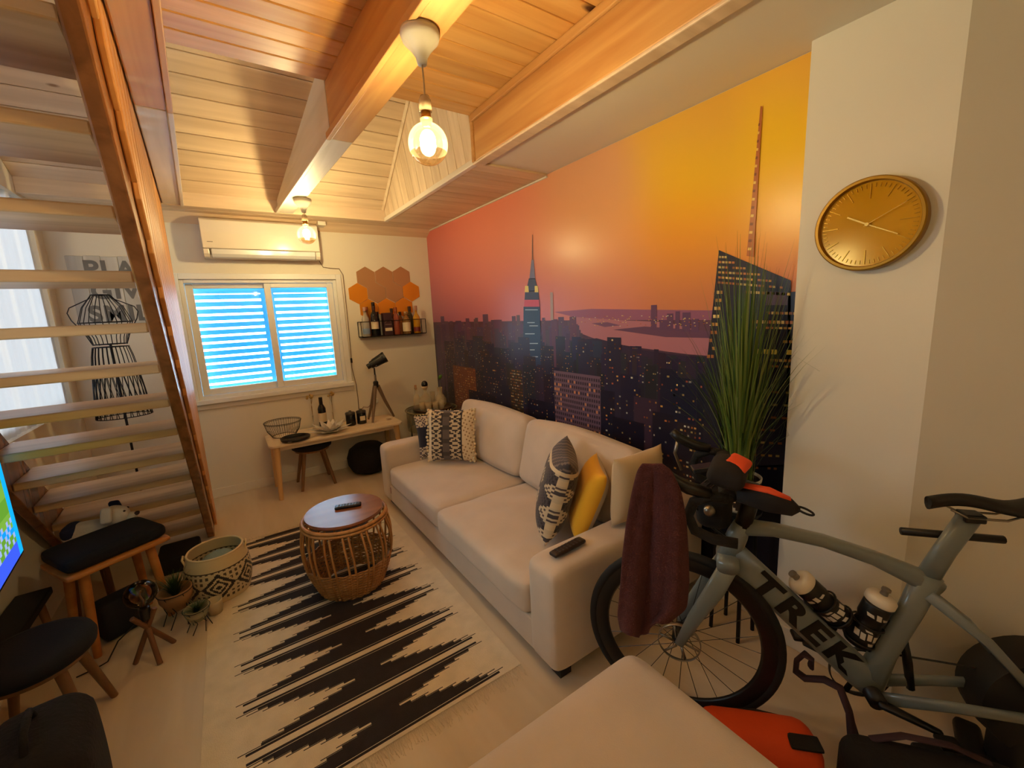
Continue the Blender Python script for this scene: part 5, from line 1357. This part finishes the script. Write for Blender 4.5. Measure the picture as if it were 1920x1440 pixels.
for k in range(12):
    a = 2 * math.pi * k / 12; mb.tube([(.05 * math.cos(a), .045 * math.sin(a), 1.80), (.11 * math.cos(a), .085 * math.sin(a), 1.715), (.145 * math.cos(a), .10 * math.sin(a), 1.61), (.10 * math.cos(a), .08 * math.sin(a), 1.50), (.092 * math.cos(a), .075 * math.sin(a), 1.45)], .0028, 5)
mb.build('bodice_wires', wire, df, smooth=True)
mb = MB()
for k in range(26):
    a = 2 * math.pi * k / 26
    for tw in (-.30, .30):
        pts = []
        for i in range(9):
            t_ = i / 8; r1, r2 = .098 + .06 * t_ ** .7, .08 + .045 * t_ ** .7; an = a + tw * max(0, t_ - .35) * 1.5; pts.append((r1 * math.cos(an), r2 * math.sin(an), 1.435 - .51 * t_))
        mb.tube(pts, .0024, 4)
mb.build('skirt_lattice', wire, df, smooth=True)['kind'] = 'stuff'
MB().tube([(0, 0, .03), (0, 0, 1.45)], .008, 8).build('pole', wire, df, smooth=True)
for k in range(3):
    a = R(30 + 120 * k); MB().tube([(0, 0, .11), (.09 * math.cos(a), .09 * math.sin(a), .06), (.15 * math.cos(a), .15 * math.sin(a), .006)], .006, 6).build('foot', wire, df, smooth=True)
# plush dog on a small wooden stool
ws = thing('wooden_stool', 'small round brown wooden stool under the plush dog', 'stool', (-.775, 3.10, 0))
MB().lathe([(0, .403), (.108, .403), (.115, .413), (.111, .428), (0, .43)], 32).build('seat', walnut, ws, auto=40)
for k in range(3):
    a = R(80 + 120 * k); MB().tube([(.07 * math.cos(a), .07 * math.sin(a), .4025), (.095 * math.cos(a), .105 * math.sin(a), .001)], [.016, .012], 10).build('leg', walnut, ws, auto=50)
pt_ = thing('plush_dog', 'white and navy plush dog lying on a small wooden stool by the stairs', 'plush toy', (-.765, 3.095, .4308), 352)
white_p = mat('plush_white', (206, 196, 186), .95, bump=.3, bscale=120); navy_p = mat('plush_navy', (34, 38, 70), .95, bump=.3, bscale=120)
MB().rbox((.20, .12, .10), .048, (0, 0, .05), None, 10).build('body', white_p, pt_, smooth=True, sub=1)
hd = MB().rbox((.12, .115, .105), .05, (.13, 0, .105), rotm(0, 20, 0), 10).build('head', white_p, pt_, smooth=True, sub=1)
MB().rbox((.06, .055, .045), .022, (.19, 0, .085), None, 8).build('muzzle', white_p, hd, smooth=True, sub=1)
MB().rbox((.022, .03, .02), .009, (.221, 0, .096), None, 6).build('nose', mat('nose_brown', (52, 34, 34), .5), hd, smooth=True)
for s_ in (-1, 1):
    MB().rbox((.05, .03, .085), .014, (.115, s_ * .066, .135), rotm(s_ * 28, 0, 0), 8).build('ear', navy_p if s_ > 0 else white_p, hd, smooth=True)
    MB().lathe([(0, -.007), (.008, 0), (0, .007)], 10, (.178, s_ * .026, .130)).build('eye', MATS['nose_brown'], hd, smooth=True)
    MB().rbox((.09, .04, .04), .018, (.11, s_ * .055, .021), None, 8).build('paw', white_p, pt_, smooth=True)
MB().rbox((.085, .126, .085), .040, (-.055, 0, .063), None, 8).build('back_patch', navy_p, pt_, smooth=True)

# ================================================================== TELEVISION, BENCH
tv = thing('television', 'flat television with a bright green and blue picture at the left edge', 'television', (-.86, 2.65, .607), 6)
MB().box(-.030, .0, -1.06, .0, 0, .55).build('panel', mat('tv_black', (14, 14, 16), .35), tv, bevel=.003)
scr = MB(); scl = []; rr = random.Random(4)
for i in range(40):
    for j in range(24):
        y0_ = -1.05 + 1.04 * i / 40; z0_ = .012 + .526 * j / 24; y1_ = y0_ + 1.04 / 40; z1_ = z0_ + .526 / 24
        scr.add([(.0008, y0_, z0_), (.0008, y1_, z0_), (.0008, y1_, z1_), (.0008, y0_, z1_)], [(0, 1, 2, 3)])
        u = 1 - i / 40; v = j / 24
        c_ = (96, 150, 46) if frac(v * 4 + u * .5) > .5 else (116, 166, 60)
        if u < .055: c_ = (20, 170, 236)
        elif v < .12: c_ = (60, 90, 230)
        elif v < .30 and u < .40 and (i * 7 + j * 3) % 5 < 2: c_ = (150, 170, 220)
        elif abs(v - .16 - u * .5) < .035 and u < .3: c_ = (20, 150, 240)
        elif v > .85: c_ = (70, 120, 60)
        scl.append(lin(c_))
m = bpy.data.materials.new('tv_picture'); m.use_nodes = True; nt = m.node_tree; nt.nodes.clear()
oo = nt.nodes.new('ShaderNodeOutputMaterial'); ee = nt.nodes.new('ShaderNodeEmission'); at_ = nt.nodes.new('ShaderNodeAttribute'); at_.attribute_name = 'Col'
ee.inputs[1].default_value = 1.1; nt.links.new(at_.outputs[0], ee.inputs[0]); nt.links.new(ee.outputs[0], oo.inputs[0])
scr.build('screen', m, tv, colors=scl)['label'] = 'lit green and blue screen picture'
MB().box(-.075, -.031, -.62, -.44, .22, .40).build('wall_bracket', black_metal, tv)
tb_ = thing('media_bench', 'low dark media bench under the television', 'bench', (-.925, 2.22, 0))
MB().box(-.062, .062, -.62, .62, .30, .335).build('bench_top', mat('bench_black', (16, 14, 14), .6), tb_, bevel=.006)
for sx in (-1, 1):
    for sy in (-1, 1): MB().tube([(sx * .04, sy * .52, .2995), (sx * .048, sy * .57, .001)], [.016, .011], 10).build('leg', walnut, tb_, auto=50)

# ================================================================== CUSHIONED STOOL, LAMP, PLANTERS, BAG
cs = thing('cushioned_stool', 'wooden stool with thick navy cushion beside the stair foot', 'stool', (-.638, 2.82, 0), 30)
hs = .455
MB().rbox((.40, .30, .07), .03, (0, 0, hs + .0365), None, 10, (0, 0, .008)).build('cushion', navy, cs, smooth=True, sub=1)
MB().rbox((.41, .31, .028), .012, (0, 0, hs - .0145), None, 8).build('seat_board', wood('stool_honey', (196, 132, 66), (166, 102, 44), axis=0, rough=.45, rnd=.02), cs, smooth=True)
for sx in (-1, 1):
    for sy in (-1, 1): MB().tube([(sx * .13, sy * .09, hs - .0285), (sx * .155, sy * .115, .001)], [.022, .016], 12).build('leg', MATS['stool_honey'], cs, auto=50)
bx = MB().rbox((.20, .13, .20), .03, (0, 0, .1005), None, 8).build('storage_bin', mat('bin_navy', (22, 24, 34), .85), smooth=True)
bx.location = (-.638, 2.82, 0); bx.rotation_euler = (0, 0, R(30)); tag(bx, 'dark navy fabric bin under the cushioned stool', 'bin')
bs = MB().rbox((.22, .26, .115), .02, (0, 0, .058), None, 8).build('storage_box', mat('box_black', (18, 18, 20), .8), smooth=True)
bs.location = (-.44, 3.40, 0); tag(bs, 'black storage box on the floor in front of the lowest stair tread', 'box')
# globe lamp on crossed sticks
gl = thing('globe_lamp', 'globe bulb table lamp on crossed wooden sticks on the floor', 'lamp', (-.487, 2.47, 0))
stick = wood('stick_wood', (124, 82, 54), (96, 60, 38), axis=2, rough=.6, rnd=.04)
for (ex, ey) in ((-.068, .0), (.030, -.075), (.072, .060)):
    MB().tube([(-ex * .55, -ey * .55, .245), (ex, ey, .001)], .011, 8).build('leg', stick, gl, auto=50)
MB().lathe([(0, .205), (.020, .205), (.021, .262), (.013, .268), (0, .268)], 18).build('socket', mat('socket_black', (18, 18, 18), .4), gl, auto=40)
g_ = [(.014, .262)] + [(.062 * math.cos(t_), .335 + .062 * math.sin(t_)) for t_ in np.linspace(-1.33, math.pi / 2, 16)]; g_[-1] = (0, g_[-1][1])
def amber_glass():
    m = bpy.data.materials.new('bulb_amber'); m.use_nodes = True; nt = m.node_tree; nt.nodes.clear(); L = nt.links.new
    o = nt.nodes.new('ShaderNodeOutputMaterial'); t = nt.nodes.new('ShaderNodeBsdfTransparent'); t.inputs[0].default_value = (.86, .66, .48, 1)
    g = nt.nodes.new('ShaderNodeBsdfGlossy'); g.inputs['Roughness'].default_value = .03; lw = nt.nodes.new('ShaderNodeLayerWeight'); lw.inputs[0].default_value = .35
    mx = nt.nodes.new('ShaderNodeMixShader'); L(lw.outputs['Fresnel'], mx.inputs[0]); L(t.outputs[0], mx.inputs[1]); L(g.outputs[0], mx.inputs[2]); L(mx.outputs[0], o.inputs[0]); return m
MB().lathe(g_, 30).build('globe_bulb', amber_glass(), gl, smooth=True)
MB().tube([(0, 0, .27), (.004, 0, .30), (-.004, 0, .33), (.003, 0, .35)], .004, 5).build('filament', mat('filament_cold', (120, 90, 60), .4), gl)
MB().tube([(-.02, 0, .21), (-.10, -.03, .16), (-.16, .02, .05), (-.20, .08, .006), (-.28, .06, .005)], .003, 6).build('cord', mat('cord_black', (20, 18, 18), .6), gl, smooth=True)
# wire planters
def planter(label, loc, r, h, col, seed, n, spread, hgt, potm):
    t = thing('planter', label, 'planter', loc)
    MB().lathe([(0, h * .45), (r * .55, h * .45), (r * .9, h * .75), (r * .95, h), (r * .86, h), (r * .8, h * .8), (0, h * .62)], 26).build('bowl', potm, t, smooth=True)
    mb = MB(); ring(mb, r * .97, h * .97, .0022, 32); mb.build('wire_hoop', wire, t, smooth=True)
    for k in range(6):
        a = 2 * math.pi * k / 6; MB().tube([(r * .97 * math.cos(a), r * .97 * math.sin(a), h * .97), (r * .62 * math.cos(a + .5), r * .62 * math.sin(a + .5), h * .42), (r * .9 * math.cos(a), r * .9 * math.sin(a), .003)], .0022, 5).build('wire_leg', wire, t, smooth=True)
    rr = random.Random(seed); vs = []; fs = []
    for k in range(n):
        a = rr.uniform(0, 6.28); sp_ = rr.uniform(.1, 1) * spread; hh = hgt * rr.uniform(.5, 1); o_ = len(vs); wv_ = rr.uniform(.002, .004)
        for i in range(5):
            t_ = i / 4; rr_ = .3 * r * rr.random() * 0 + sp_ * t_ ** 1.4; X, Y, Z = rr_ * math.cos(a), rr_ * math.sin(a), h * .7 + hh * (t_ - .3 * t_ * t_)
            w2_ = wv_ * (1 - .9 * t_); vs += [(X - math.sin(a) * w2_, Y + math.cos(a) * w2_, Z), (X + math.sin(a) * w2_, Y - math.cos(a) * w2_, Z)]
        for i in range(4): fs.append((o_ + 2 * i, o_ + 2 * i + 1, o_ + 2 * i + 3, o_ + 2 * i + 2))
    o = MB().add(vs, fs).build('leaves', col, t); o['kind'] = 'stuff'
planter('wire planter with a spiky dark green plant by the basket', (-.40, 2.70, 0), .080, .19, mat('plant_dark', (52, 74, 30), .6), 3, 320, .105, .20, mat('planter_terracotta', (150, 112, 76), .7))
planter('small glass planter with a trailing green plant in front of the basket', (-.31, 2.555, .006), .060, .125, mat('plant_dark2', (46, 70, 42), .6), 8, 160, .075, .09, mat('planter_glass', (168, 160, 132), .2, alpha=.55))
wp = MB().lathe([(0, .001), (.032, .001), (.036, .05), (.038, .075), (.034, .075), (.032, .02), (0, .016)], 22).build('white_pot', mat('pot_white', (196, 180, 150), .5), smooth=True)
wp.location = (-.243, 2.655, .0062); tag(wp, 'small empty cream pot on the rug edge by the basket', 'pot')
bg_ = thing('dark_bag', 'dark upright textile bag at the lower left corner', 'bag', (-.62, 1.66, 0), 8)
MB().rbox((.24, .38, .40), .07, (0, 0, .2005), None, 12, (.01, 0, .02)).build('bag_body', mat('bag_dark', (20, 15, 16), .95, bump=.4, bscale=70, var=.3, vscale=12), bg_, smooth=True)
MB().rbox((.03, .10, .30), .01, (-.125, .10, .18), None, 6).build('side_pocket', mat('bag_grey', (96, 92, 84), .9), bg_, smooth=True)
MB().tube([(0, -.09, .40), (0, -.05, .455), (0, .05, .455), (0, .09, .40)], .010, 8).build('handle', MATS['bag_dark'], bg_, smooth=True)
